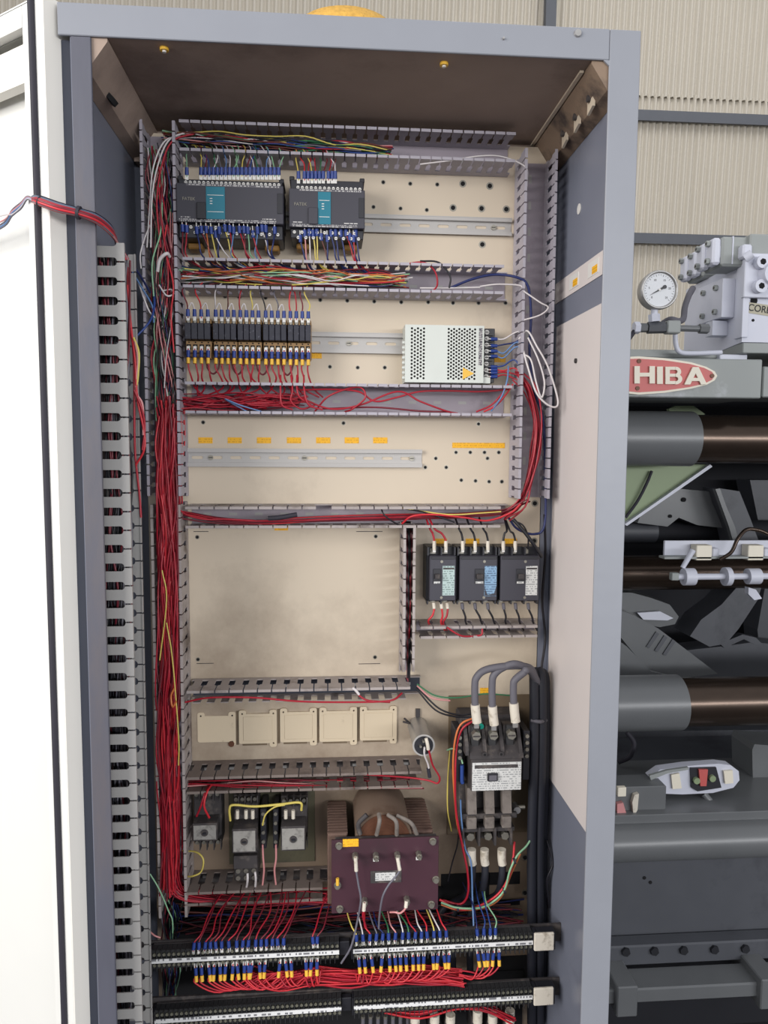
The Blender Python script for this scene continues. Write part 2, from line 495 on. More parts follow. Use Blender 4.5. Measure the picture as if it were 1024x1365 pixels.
# side rails under the ceiling
cbuild(MB().prism([(-0.3335, ZT), (-0.290, ZT), (-0.290, ZT - 0.004), (-0.316, ZT - 0.04), (-0.3335, ZT - 0.045)], YF + 0.0042, 0.36), 'side_rail', 'ceil')
cbuild(MB().prism([(0.4075, ZT), (0.366, ZT), (0.366, ZT - 0.004), (0.389, ZT - 0.038), (0.4075, ZT - 0.046)], YF + 0.0042, 0.34), 'side_rail', 'rail_tan')
cbuild(MB().box(0.3585, 0.364, YF + 0.031, 1.34, ZT - 0.003, ZT + 0.0005), 'angle_strip', 'plate')
cbuild(MB().box(-0.33, 0.4075, 1.345, 1.371, ZT - 0.05, ZT + 0.0008), 'rear_rail', 'ceil')
for yy in (1.105, 1.165, 1.225):
    h = cbuild(MB().prism([(yy - 0.011, 1.897), (yy + 0.011, 1.892), (yy + 0.011, 1.926), (yy - 0.011, 1.931)], 0.3825, 0.004, 'x'), 'rail_bracket', 'plate')
    s = MB().cyl((0.378, yy, 1.911), (0.3824, yy, 1.911), 0.005, n=10)
    s.v = [(x - 0.03, y - YF, z) for x, y, z in s.v]
    s.build('bolt', 'dusty', h)
for xx, yy, c in ((-0.205, 1.10, 'ceil'), (0.185, 1.12, 'ceil')):
    q = W(219, 66, 1) if xx < 0 else W(592, 86, 1)
    yy = 0.5368 / (q.z - 1.4)
    xx = q.x * yy
    cbuild(MB().cyl((xx, yy, ZT + 0.0015), (xx, yy, ZT - 0.003), 0.006, n=12).m(1).cyl((xx, yy, ZT - 0.003), (xx, yy, ZT - 0.005), 0.0028, n=6), 'ceiling_bolt', ['yellow', 'white'])
# dark round knock-out on the left rail, screws on the front of the header
q = W(157, 108, 1.14)
cbuild(MB().cyl((-0.3112, 1.145, 1.9055), (-0.316, 1.145, 1.9005), 0.013, n=16), 'knockout', 'dark')
for u, v in ((770, 45), (671, 52)):
    q = W(u, v, YF)
    cbuild(MB().cyl((q.x, YF - 0.0035, q.z), (q.x, YF - 0.0002, q.z), 0.0045 if u > 700 else 0.0015, 0.0055 if u > 700 else 0.002, n=12), 'header_screw', 'steel')
# right inner wall: label strip, cream panel, hole, magnets
Xi = 0.408
def wallbox(y0, y1, z0, z1, t, name, mt):
    return cbuild(MB().box(Xi - t, Xi - 0.0003, y0, y1, z0, z1), name, mt)
wallbox(1.060, 1.335, 1.660, 1.695, 0.0015, 'label_strip', 'cream_panel')
for yy in (1.115, 1.205):
    wallbox(yy, yy + 0.045, 1.667, 1.689, 0.0022, 'terminal_label', 'white')
    wallbox(yy + 0.004, yy + 0.026, 1.669, 1.680, 0.0027, 'orange_label', 'orange')
cp = wallbox(1.060, 1.312, 0.80, 1.617, 0.003, 'cream_panel', 'cream_panel')
s = MB()
s.cyl((Xi - 0.006 - 0.03, 1.20 - YF, 1.545), (Xi - 0.003 - 0.03, 1.20 - YF, 1.545), 0.004, n=8).build('screw', 'dusty', cp)
cbuild(MB().cyl((Xi - 0.0012, 1.215, 1.79), (Xi - 0.0004, 1.215, 1.79), 0.0085, n=14), 'wall_hole', 'white')
# wall edge flange behind duct
cbuild(MB().box(0.3895, 0.4075, 1.331, 1.345, -0.2, 1.88), 'rear_flange', 'inner')
# left inner wall: pale cut-out above the side duct
cbuild(MB().box(-0.3338, -0.3325, 1.083, 1.12, 1.655, 1.70), 'pale_patch', 'tan')

# mounting plate with its drilled holes (real recesses as dark plugs ringed by bare metal)
plate = cbuild(MB().box(-0.315, 0.388, YP, YP + 0.003, -0.15, 1.93), 'mounting_plate', 'plate')
def plt(mb, name, mats, kind=None, label=None):
    mb.v = [(x - 0.03, y - YF, z) for x, y, z in mb.v]
    o = mb.build(name, mats, plate)
    if kind: o['kind'] = kind
    if label: o['label'] = label
    return o
hole_me = MB().cyl((0, -0.0006, 0), (0, 0, 0), 0.0027, n=10).m(1).cyl((0, -0.0003, 0), (0, 0, 0), 0.0040, n=10).mesh('drill_hole', ['dark', 'screw'])
big_me = MB().cyl((0, -0.0008, 0), (0, 0, 0), 0.0040, n=12).m(1).cyl((0, -0.0004, 0), (0, 0, 0), 0.0065, n=12).mesh('drill_hole', ['dark', 'screw'])
def holes(lst, me):
    for u, v in lst:
        p = W(u, v, YP)
        inst('drill_hole', me, plate, (p.x - 0.03, YP - YF, p.z))
holes([(511, 243), (547, 245), (583, 246), (498, 276), (534, 278), (569, 280), (300, 395), (319, 396), (354, 397), (427, 400), (463, 401), (499, 402), (535, 403), (571, 403), (604, 404), (638, 404), (674, 404),
       (440, 489), (477, 490), (513, 490), (271, 563), (458, 564), (638, 565), (608, 603), (627, 603), (646, 603), (665, 603), (567, 623), (595, 623), (581, 611), (650, 611),
       (615, 640), (634, 641), (652, 642), (669, 642), (263, 716), (501, 715), (264, 879), (500, 876)], hole_me)
holes([(617, 245), (653, 248), (604, 277), (642, 278), (675, 279), (643, 326), (713, 671), (712, 721), (706, 934), (700, 1143), (700, 1190)], big_me)
def sticker(u0, v0, u1, v1, m='orange', name='label_sticker', label=None):
    a, b = W(u0, v0, YP), W(u1, v1, YP)
    return plt(MB().box(a.x, b.x, YP - 0.0006, YP, b.z, a.z), name, m, label=label)
for u in (274, 313, 352, 392, 431, 469, 507):
    sticker(u - 9.5, 583, u + 9.5, 591)
sticker(603, 590, 673, 597.5)
sticker(366, 700, 384, 707)
sticker(409, 470, 429, 478)
for u in (587, 630, 680):
    sticker(u - 9, 718, u + 9, 727)
sticker(640, 917, 654, 924)
sticker(655, 474, 674, 483)
# scored marks of the removed unit on the plate
for a, b, v in ((258, 278, 708.5), (475, 510, 708.5), (262, 285, 884.5), (478, 507, 885)):
    p, r = W(a, v, YP), W(b, v, YP)
    plt(MB().box(p.x, r.x, YP - 0.0003, YP, p.z - 0.0006, p.z + 0.0006), 'scored_line', 'dusty')
# the sheet joints and cut-outs low on the plate
for (u0, v0, u1, v1) in ((588, 1165, 652, 1206), (652, 1163, 693, 1178), (650, 1200, 693, 1206), (588, 1213, 612, 1232), (655, 1275, 712, 1310)):
    p, r = W(u0, v0, YP), W(u1, v1, YP)
    plt(MB().box(p.x, r.x, YP - 0.0006, YP, r.z, p.z), 'cut_out', 'dark')
plt(MB().box(-0.30, 0.215, YP - 0.004, YP - 0.0007, -0.1, 0.575), 'lower_dark_sheet', 'dark')  # dark sheets added to darken the plate behind the terminal strips
plt(MB().box(0.2155, 0.375, YP - 0.004, YP - 0.0007, -0.1, 0.40), 'lower_dark_sheet', 'dark')

# open door, folded back past the side of the cabinet
# local frame: x runs away from the hinge along the leaf, +y points out of its inner face
ang = math.atan2(0.59, -0.81)
zt = 1.985
door = MB().box(0, 0.74, -0.049, -0.046, -0.2, zt).build('door', 'door', cab, (-0.397, 1.042 - YF, 0))
door.rotation_euler = (0, 0, ang)
MB().box(0, 0.002, -0.0459, 0, -0.2, zt, 0.0006).build('hinge_side_flange', 'door_edge', door)
MB().box(0.74, 0.742, -0.0459, 0, -0.2, zt).build('latch_side_flange', 'door_edge', door)
MB().box(0.0021, 0.7399, -0.0459, 0, zt - 0.002, zt).build('top_flange', 'door', door)
MB().box(0.0021, 0.7399, -0.0459, 0, -0.2, -0.198).build('bottom_flange', 'door', door)
MB().box(0.0021, 0.045, -0.012, -0.0001, -0.197, zt - 0.003).build('inner_lip', 'door', door)
MB().box(0.70, 0.7399, -0.012, -0.0001, -0.197, zt - 0.003).build('inner_lip', 'door', door)
MB().box(0.046, 0.699, -0.012, -0.0001, zt - 0.03, zt - 0.003).build('inner_lip', 'door', door)
MB().box(0.046, 0.699, -0.012, -0.0001, -0.197, -0.17).build('inner_lip', 'door', door)
MB().tube([(0.021, 0.003, -0.18), (0.021, 0.003, 1.0), (0.021, 0.003, zt - 0.0005)], 0.0044, n=8).build('gasket', 'rubber', door)
MB().box(0.050, 0.69, -0.030, -0.014, zt - 0.09, zt - 0.04).build('stiffener', 'door_edge', door)
# ------------------------------------------------------------------ slotted wiring ducts
def finger_mesh(pitch, h, slot0, slot1, stem_gap, mat_, lip=1, t=0.0018, whole=False, stub=False, rnd=False):
    """one finger: stem standing on the solid band, wide head; x along duct, -y outward"""
    hw, sw = pitch / 2 - 0.0011, pitch / 2 - stem_gap / 2
    mb = MB()
    if stub:
        mb.box(-sw, sw, -slot1, -slot0 + 0.0001, -t / 2, t / 2)
        return mb.mesh('finger', mat_)
    c = 0.0025
    poly = [(-sw, -slot0), (-sw, -slot1), (-hw, -slot1 - c), (-hw, -h), (hw, -h), (hw, -slot1 - c), (sw, -slot1), (sw, -slot0)]
    if rnd:
        q = stem_gap / 2 - 0.0012
        arc = [(sw + q * (1 - math.cos(math.radians(t_))), -slot1 + q - q * math.sin(math.radians(t_))) for t_ in (0, 22, 45, 68, 90)]
        poly = [(-sw, -slot0)] + [(-a, b) for a, b in arc] + [(-hw, -slot1), (-hw, -h), (hw, -h), (hw, -slot1)] + arc[::-1] + [(sw, -slot0)]
    n = len(poly)
    vs = [(a, b, -t / 2) for a, b in poly] + [(a, b, t / 2) for a, b in poly]
    mb.add(vs, [list(range(n)), list(range(n, 2 * n))[::-1]] + [(i, n + i, n + (i + 1) % n, (i + 1) % n) for i in range(n)])
    z0, z1 = (t / 2, t / 2 + 0.0028) if lip > 0 else (-t / 2 - 0.0028, -t / 2)
    mb.box(-hw, hw, -h, -h + 0.0016, z0, z1)
    return mb.mesh('finger', mat_)

def duct(label, M3, origin, length, width, h, pitch, mat_='duct', slot=(0.018, 0.042), gap=0.008, miss=(), band=True, stubs=None, base_mat='duct_in', skipwall=(), tab=True, a0off=0.0, rnd=False):
    """local x along the duct (0..length), -y out of the base, walls at z=0 and z=-width"""
    root = thing('wire_duct', label, 'wire duct')
    root.matrix_world = Matrix.Translation(origin) @ M3.to_4x4()
    b = MB()
    b.box(0, length, -0.0015, -0.0001, -width, 0)
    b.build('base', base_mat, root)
    for i, z in enumerate((0.0, -width)):
        if i in skipwall: continue
        MB().box(0, length, -slot[0], -0.0016, z - 0.0009, z + 0.0009).build('side_wall', mat_, root)
        me = finger_mesh(pitch, h, slot[0], slot[1], gap, mat_, lip=-1 if i == 0 else 1, rnd=rnd)
        ms = finger_mesh(pitch, h, slot[0], slot[1], gap, mat_, stub=True)
        n = int((length - a0off) / pitch)
        for k in range(n):
            if (i, k) in miss: continue
            inst('finger', ms if stubs and stubs(i, k) else me, root, (a0off + pitch * (k + 0.5), 0, z))
    # oblong mounting slots
    for k in range(int(length / 0.045)):
        MB().box(0.02 + k * 0.045, 0.034 + k * 0.045, -0.0018, -0.0015, -width * 0.5 - 0.0025, -width * 0.5 + 0.0025).build('mounting_slot', 'duct_s', root)
    return root
MX = Matrix(((1, 0, 0), (0, 1, 0), (0, 0, 1)))
MZ = Matrix(((0, 0, 1), (0, 1, 0), (-1, 0, 0)))          # x runs down, z runs right
MSIDE = Matrix(((0, -1, 0), (0, 0, 1), (-1, 0, 0)))      # on the left wall: x runs down, -y points right (+X), z runs away
TIP = YP - 0.07
def hduct(label, u0, u1, um, vt, vb, pitch, ytip=TIP, **k):
    """horizontal duct from the pixels of its upper and lower finger tips at column um"""
    a, b = W(u0, (vt + vb) / 2, ytip), W(u1, (vt + vb) / 2, ytip)
    z1, z0 = W(um, vt, ytip).z, W(um, vb, ytip).z
    return duct(label, MX, V((a.x, YP, z1)), b.x - a.x, z1 - z0, YP - ytip, pitch, **k)
def vduct(label, ul, ur, vm, v0, v1, pitch, ytip=TIP, **k):
    z1, z0 = W(ul, v0, ytip).z, W(ul, v1, ytip).z
    x0, x1 = W(ul, vm, ytip).x, W(ur, vm, ytip).x
    # local z walls at 0 and -width -> X x0.. ; place origin at the right wall
    return duct(label, MZ, V((x1, YP, z1)), z1 - z0, x1 - x0, YP - ytip, pitch, **k)
P1 = 0.0178
hduct('lavender-grey slotted duct along the very top of the plate, above both controllers', 238, 690, 560, 172, 211, P1)
hduct('slotted duct crowded with multicoloured wires below the two controllers', 243, 686, 560, 351, 389, P1)
hduct('slotted duct with looping red wires below the relay row and power supply', 246, 684, 560, 513, 553, P1)
hduct('slotted duct above the blank area and the three breakers, a few red wires inside', 246, 686, 560, 676, 703, 0.0245, mat_='duct_d', miss=((0, 9),))
hduct('short slotted duct under the blank area, dark inside with one red wire', 248, 566, 400, 919, 942, 0.0242, mat_='duct_d', slot=(0.012, 0.040), gap=0.011, stubs=lambda i, k: i == 1, base_mat='channel')
hduct('grimy slotted duct under the row of cover plates', 248, 566, 400, 1033, 1054, 0.0242, mat_='duct_dd', slot=(0.016, 0.042), gap=0.011, base_mat='dusty')
hduct('sooty slotted duct above the upper terminal row, packed with red wires', 246, 440, 340, 1187, 1204, 0.0242, mat_='duct_dd', slot=(0.010, 0.044), gap=0.012, base_mat='dusty')
hduct('short slotted duct right below the three black breakers', 560, 724, 640, 835, 850, 0.0235, ytip=TIP + 0.012, mat_='duct_d', slot=(0.010, 0.034))
vduct('wide vertical duct left of the devices, upper run with mixed coloured wires', 191, 236, 380, 158, 664, P1)
vduct('wide vertical duct left of the plate, lower run stuffed with red wires', 205, 243, 870, 672, 1230, 0.0235, mat_='duct_d')
vduct('vertical duct right of the controllers with white wires looping out', 699, 741, 300, 196, 666, P1)
vduct('narrow vertical duct with red wires between the blank area and the breakers', 538, 553, 800, 700, 909, 0.0235, mat_='duct_d', slot=(0.012, 0.05), ytip=TIP)
# side duct on the left wall, its slotted flank facing the opening
a = W(150, 322, 1.08)
# origin is the far wall
sroot = duct('pale grey duct on the left wall with a long ladder of rounded slots', MSIDE, V((-0.3335, 1.144, a.z)), a.z - 0.1, 0.062, 0.052, 0.0268, mat_='duct_s', slot=(0.004, 0.0415), gap=0.0115, rnd=True, base_mat='cable_d')  # dark base colour stands in for the shade inside the duct

# ------------------------------------------------------------------ rails
def din_rail(label, u0, v0t, v0b, u1, screws=(), depth=0.0075):
    a, b, c = W(u0, v0t, YP - depth), W(u1, v0t, YP - depth), W(u0, v0b, YP - depth)
    L, H = b.x - a.x, a.z - c.z
    r = thing('mounting_rail', label, 'rail', (a.x, YP, a.z - H / 2))
    hw = H / 2
    n = int(L / 0.0335)
    hs = [oval(0.017 + k * 0.0335, 0, 0.010, 0.0026) for k in range(n)]
    holed('web', rect(0, L, -hw * .62, hw * .62), hs, 0.001, 'alu', r, (0, -0.0008, 0))
    for s in (-1, 1):
        MB().box(0, L, -depth, -0.0013, s * hw * .62 - 0.0006, s * hw * .62 + 0.0006).box(0, L, -depth - 0.001, -depth, min(s * hw * .60, s * hw), max(s * hw * .60, s * hw)).box(0, L, -depth - 0.0016, -depth - 0.001, s * hw - 0.0007, s * hw + 0.0007).build('flange', 'alu', r)
    for u in screws:
        x = W(u, v0t, YP).x - a.x
        MB().cyl((x, -0.0035, 0), (x, -0.0013, 0), 0.0045, n=12).m(1).box(x - 0.0035, x + 0.0035, -0.004, -0.0034, -0.0006, 0.0006).build('screw', ['screw', 'dark'], r)
    return r
din_rail('aluminium rail right of the two controllers', 240, 278.5, 302, 683, (658,))
din_rail('aluminium rail running behind the relays to the power supply', 250, 440, 467, 655, (465,))
din_rail('long empty aluminium rail below the row of orange labels', 249, 598, 621.5, 563, (281, 406, 549))

# ------------------------------------------------------------------ programmable controllers
def span(u0, u1, v0, v1, y):
    a, b = W(u0, (v0 + v1) / 2, y), W(u1, (v0 + v1) / 2, y)
    um = (u0 + u1) / 2
    return a.x, b.x, W(um, v1, y).z, W(um, v0, y).z
def controller(label, u0, u1, teal, extra, nt_, nb, name_u):
    yf = 1.252
    x0, x1, z0, z1 = span(u0, u1, 237, 316, yf)
    um = (u0 + u1) / 2
    w, d = x1 - x0, YP - 0.009 - yf
    zc = (z0 + z1) / 2
    r = thing('programmable_controller', label, 'controller', ((x0 + x1) / 2, YP - 0.009, zc))
    hw, hh = w / 2, (z1 - z0) / 2
    dv = (um - 306) * 0.05
    bt, bb = W(um, 245.5 + dv, yf).z - zc, W(um, 297 + dv, yf).z - zc
    MB().box(-hw, hw, -d, -0.0005, bb, bt, 0.001).build('body', 'charcoal', r)
    MB().box(-hw + 0.002, hw - 0.002, -d + 0.012, -0.0005, bt + 0.0002, hh, 0.001).build('terminal_block', 'black', r)
    MB().box(-hw + 0.002, hw - 0.002, -d + 0.010, -0.0005, -hh, bb - 0.0002, 0.001).build('terminal_block', 'black', r)
    MB().box(-hw + 0.016, hw - 0.006, -d - 0.0004, -d, bt - 0.0045, bt - 0.0005).build('terminal_print', 'print', r)
    MB().box(-hw + 0.004, hw - 0.012, -d - 0.0004, -d, bb + 0.0005, bb + 0.0045).build('terminal_print', 'print', r)
    xx = lambda u: W(u, 275, yf).x - (x0 + x1) / 2
    tx0, tx1 = xx(teal[0]), xx(teal[1])
    MB().box(tx0, tx1, -d - 0.0012, -d, bb + 0.005, bt - 0.005).build('teal_panel', 'teal', r)
    tz = (bb + bt) / 2
    for zz in (tz + 0.012, tz - 0.014):
        MB().box(tx0 + 0.002, tx1 - 0.002, -d - 0.0016, -d - 0.0012, zz - 0.0004, zz + 0.0004).build('teal_panel_line', 'white', r)
    for k in range(3):
        MB().box(tx0 + 0.006, tx0 + 0.010, -d - 0.0016, -d - 0.0012, tz + 0.006 - k * 0.004, tz + 0.0072 - k * 0.004).build('status_light', 'white', r)
    text_mesh('lettering', 'FATEK', 0.0072, 'cable', r, (xx(name_u), -d - 0.0006, tz + 0.003), 0.0003).data.materials[0] = M['screw']
    MB().box(hw - 0.010, hw - 0.001, -d - 0.001, -d, tz - 0.014, tz + 0.018, 0.0004).build('expansion_cover', 'black', r)
    MB().box(-hw + 0.006, -hw + 0.022, -d - 0.0005, -d, bb + 0.006, bb + 0.0085).build('model_print', 'print', r)
    MB().box(hw - 0.034, hw - 0.012, -d - 0.0005, -d, bb + 0.006, bb + 0.0085).build('model_print', 'print', r)
    if extra:
        MB().box(xx(extra[0]), xx(extra[1]), -d - 0.004, -d, bb + 0.004, tz, 0.0008).build('port_cover', 'black' if u0 < 300 else 'charcoal', r)
    sc = MB().cyl((0, -0.0025, 0), (0, 0, 0), 0.0026, n=8).m(1).box(-0.0018, 0.0018, -0.0028, -0.0024, -0.0004, 0.0004).mesh('terminal_screw', ['white', 'dark'])
    for k in range(nt_):
        inst('terminal_screw', sc, r, (-hw + 0.014 + (w - 0.022) * k / (nt_ - 1), -d + 0.012, bt + 0.0045))
    for k in range(nb):
        inst('terminal_screw', sc, r, (-hw + 0.008 + (w - 0.018) * k / (nb - 1), -d + 0.010, bb - 0.006 - (0.0085 if k % 2 else 0)))
    for sx in (-1, 1):
        MB().box(sx * (hw - 0.022) - 0.012, sx * (hw - 0.022) + 0.012, -0.03, -0.001, -hh - 0.010, -hh - 0.0002, 0.002).build('rail_clip', 'tanbrown', r)
        MB().box(sx * (hw - 0.004) - 0.004, sx * (hw - 0.004) + 0.004, -d * .8, -0.002, hh - 0.001, hh + 0.006, 0.001).build('mounting_ear', 'black', r)
    return r
controller('wide charcoal controller with teal panel, left of the two on the top rail', 235, 378, (275, 300), (262.5, 275), 22, 24, 243)
controller('narrower charcoal controller with teal panel, right of the wide one', 385.5, 486.5, (424, 441), (411, 424), 15, 18, 392)

# ------------------------------------------------------------------ relay blocks
yr = 1.262
pos = ['leftmost', 'second from left', 'middle', 'fourth from left', 'rightmost']
relay_face = ['plain black relays', 'scuffed black relays', 'one pale dusty relay', 'clean shiny relays', 'speckled relays']
RX = []
for i, (u0, u1) in enumerate(((245.5, 281), (283, 315.5), (316, 348.5), (350, 382.5), (383, 415))):
    dv = i * 0.6
    x0, x1, z0, z1 = span(u0, u1, 422 + dv, 477 + dv, yr)
    hw, hh, d = (x1 - x0) / 2 - 0.0005, (z1 - z0) / 2, YP - 0.009 - yr
    r = thing('relay_block', 'tan terminal block with %s, %s of five in the row' % (relay_face[i], pos[i]), 'relay block', ((x0 + x1) / 2, YP - 0.009, (z0 + z1) / 2))
    RX.append((x0, x1, z0, z1))
    MB().box(-hw, hw, -d * .55, -0.0005, -hh + 0.006, hh - 0.001, 0.0008).build('base', 'tan', r)
    MB().box(-hw, hw, -d * .80, -d * .551, 0.0245, hh - 0.001, 0.0008).build('upper_terminal_row', 'tan', r)
    MB().box(-hw, hw, -d * .80, -d * .551, -hh + 0.010, -0.0045, 0.0008).build('lower_terminal_row', 'tan', r)
    MB().box(hw - 0.006, hw - 0.0005, -d * .9, -d * .56, -hh, -hh + 0.02, 0.0006).build('end_clip', 'tan', r)
    p = 2 * hw / 4
    rb = MB().box(-p / 2 + 0.0004, p / 2 - 0.0004, -d, -d * .555, -0.003, 0.0235, 0.0007).mesh('relay', 'relay')
    cell = MB().box(-p / 2 + 0.0012, p / 2 - 0.0020, -0.0005, 0, -0.0045, 0.0045).m(1).cyl((0, -0.0018, 0), (0, -0.0005, 0), 0.0026, n=8).mesh('terminal_screw', ['dark', 'screw'])
    dot = MB().cyl((0, -0.0005, 0), (0, 0, 0), 0.0013, n=8).mesh('test_hole', 'dark')
    for k in range(4):
        x = -hw + p * (k + .5)
        inst('relay', rb, r, (x, 0, 0))
        inst('terminal_screw', cell, r, (x, -d * .80, hh - 0.0065))
        inst('terminal_screw', cell, r, (x, -d * .80, -0.0145))
        inst('test_hole', dot, r, (x, -d * .80, -0.0068))

# ------------------------------------------------------------------ power supply
yf = 1.283
x0, x1, z0, z1 = span(540, 645, 433.5, 510, yf)
w, h = x1 - x0, z1 - z0
ps = thing('power_supply', 'silver perforated box power supply with a yellow warning triangle', 'power supply', (x0, YP, z0))
d = YP - yf
def ux(u): return W(u, 470, yf).x - x0
hs = []
for (ua, ub) in ((549, 565), (598, 633)):
    xa, xb = ux(ua), ux(ub)
    nx = round((xb - xa) / 0.0047)
    for a_ in range(nx + 1):
        for b_ in range(15):
            zz = 0.007 + b_ * 0.0060 + (0.003 if a_ % 2 else 0)
            if zz < h - 0.005: hs.append(circ(xa + (xb - xa) * a_ / nx, zz, 0.0021, 6))
holed('perforated_cover', rect(0, w, 0, h), hs, 0.001, 'silver', ps, (0, -d, 0))
MB().box(0, 0.001, -d + 0.0006, -0.0005, 0, h).box(w - 0.001, w, -d + 0.0006, -0.0005, 0.012, h).box(0.0011, w - 0.0011, -d + 0.0006, -0.0005, h - 0.001, h).box(0.0011, w - 0.0011, -d + 0.0006, -0.0005, 0, 0.001).box(0.0011, w - 0.0011, -0.0022, -0.0005, 0.0011, h - 0.0011).build('case', 'silver', ps)
MB().box(0.004, w - 0.004, -d + 0.012, -0.004, 0.004, h - 0.004).build('circuit_interior', 'dusty', ps)
xb = ux(618)
MB().prism([(xb - 0.001, 0.006), (xb - 0.001, 0.026), (xb + 0.019, 0.016)], -d - 0.0012, 0.0006).build('warning_triangle', 'yellow', ps)
MB().box(w - 0.009, w - 0.003, -d - 0.0009, -d - 0.0005, 0.03, h - 0.004).build('side_print', 'print', ps)
MB().box(w + 0.0005, w + 0.022, -d + 0.014, -0.0005, 0.002, h - 0.002, 0.0008).build('terminal_block', 'black', ps)
MB().box(w + 0.0005, w + 0.014, -0.0034, -0.0005 - 0.003, 0.0, 0.001).box(w + 0.001, w + 0.013, -d + 0.004, -d + 0.0139, 0.0, 0.010).build('end_tab', 'silver', ps)
for k in range(8):
    zz = h - 0.009 - k * 0.0108
    if k < 7:
        MB().box(w + 0.002, w + 0.018, -d + 0.006, -d + 0.0139, zz - 0.006, zz - 0.005).build('terminal_barrier', 'black', ps)
    MB().cyl((w + 0.007, -d + 0.0095, zz), (w + 0.007, -d + 0.0139, zz), 0.004, n=10).m(1).box(w + 0.004, w + 0.010, -d + 0.0090, -d + 0.0096, zz - 0.0006, zz + 0.0006).build('terminal_screw', ['white', 'dark'], ps)
for k in range(8):
    MB().box(-0.0045, 0, -d + 0.002, -d + 0.008, 0.006 + k * 0.0085, 0.010 + k * 0.0085).build('side_fin', 'silver', ps)

# ------------------------------------------------------------------ circuit breakers
BR = []
def breaker(label, u0, u1, tog, lab, npole, lmat, lug_u, name='circuit_breaker'):
    yf = 1.268
    x0, x1, z0, z1 = span(u0, u1, 741, 801, yf)
    xc, zc = (x0 + x1) / 2, (z0 + z1) / 2
    r = thing(name, label, 'circuit breaker', (xc, YP, zc))
    hw, hh, d = (x1 - x0) / 2, (z1 - z0) / 2, YP - yf
    MB().box(-hw, hw, -d, -0.0005, -hh, hh, 0.0012).build('body', 'charcoal', r)
    MB().box(-hw - 0.004, hw - 0.001, -d * .7, -0.0005, -hh - 0.005, hh + 0.014, 0.001).build('rear_housing', 'black', r)
    for s in (1, -1):
        zb = hh + 0.0005 if s > 0 else -hh - 0.0065
        for k in range(npole + 1):
            x = -hw - 0.003 + (2 * hw + 0.001) * k / npole
            MB().box(x - 0.0012, x + 0.0012, -d * .95, -d * .701, zb, zb + (0.014 if s > 0 else 0.006)).build('barrier', 'black', r)
        for k in range(npole):
            x = W(lug_u[k], 735, yf).x - xc
            MB().box(x - 0.0045, x + 0.0045, -d * .76, -d * .701, zb + 0.0015, zb + (0.0105 if s > 0 else 0.006)).m(1).cyl((x, -d * .84, zb + 0.0055), (x, -d * .76, zb + 0.0055), 0.0033, n=10).build('terminal_screw', ['screw', 'screw'], r)
    MB().box(-hw + 0.002, hw - 0.002, -d - 0.0015, -d, hh - 0.006, hh - 0.001, 0.0004).build('top_rib', 'black', r)
    t0, t1 = [W(u, 770, yf).x - xc for u in tog]
    MB().box(t0, t1, -d - 0.0022, -d, -0.009, 0.017, 0.0006).build('toggle_frame', 'black', r)
    tm = (t0 + t1) / 2
    t = MB().box(t0 + 0.0025, t1 - 0.0025, -d - 0.010, -d - 0.0022, 0.0, 0.009, 0.001).build('toggle', 'dusty', r)
    MB().box(t0 + 0.001, t1 - 0.001, -d - 0.0028, -d - 0.0022, -0.0085, -0.005).build('toggle_label', 'label_w', r)
    l0, l1 = [W(u, 770, yf).x - xc for u in lab]
    if lmat == 'label_b':   # peeling corner
        MB().prism([(l0, 0.022), (l1, 0.022), (l1, -0.014), (l1 - 0.004, -0.027), (l0 + 0.006, -0.029), (l0 + 0.002, -0.02), (l0, -0.010)], -d - 0.0006, 0.0005).build('rating_label', lmat, r)
        MB().box(l0, l1, -d - 0.0008, -d - 0.0006, 0.010, 0.0108).box(l0, l0 + 0.0006, -d - 0.0004, -d, -0.031, -0.012).box(l0, l1, -d - 0.0004, -d, -0.0314, -0.0308).build('label_outline', 'label_b', r)
    else:
        MB().box(l0, l1, -d - 0.0005, -d, -0.030, 0.022).build('rating_label', lmat, r)
        MB().box(l0 + 0.001, l1 - 0.001, -d - 0.0008, -d - 0.0005, 0.016, 0.019).build('label_heading', 'dusty', r)
    for x in ((t1 + l0) / 2,):
        for z in (hh - 0.010, -hh + 0.006):
            MB().cyl((x, -d - 0.001, z), (x, -d, z), 0.0025, n=10).build('cover_screw', 'screw', r)
    BR.append((xc, zc, hw, hh))
breaker('two-pole black circuit breaker with green-grey label, leftmost of three', 573, 608, (577.5, 587.5), (590, 606), 2, 'label_g', (579, 595))
breaker('three-pole black circuit breaker with torn blue label, middle of three', 613, 663, (633, 645), (646, 662), 3, 'label_b', (617, 633.5, 650))
breaker('three-pole black circuit breaker with white label, rightmost of three', 667.5, 719, (688, 699), (701, 716.5), 3, 'label_w', (671, 688, 704))

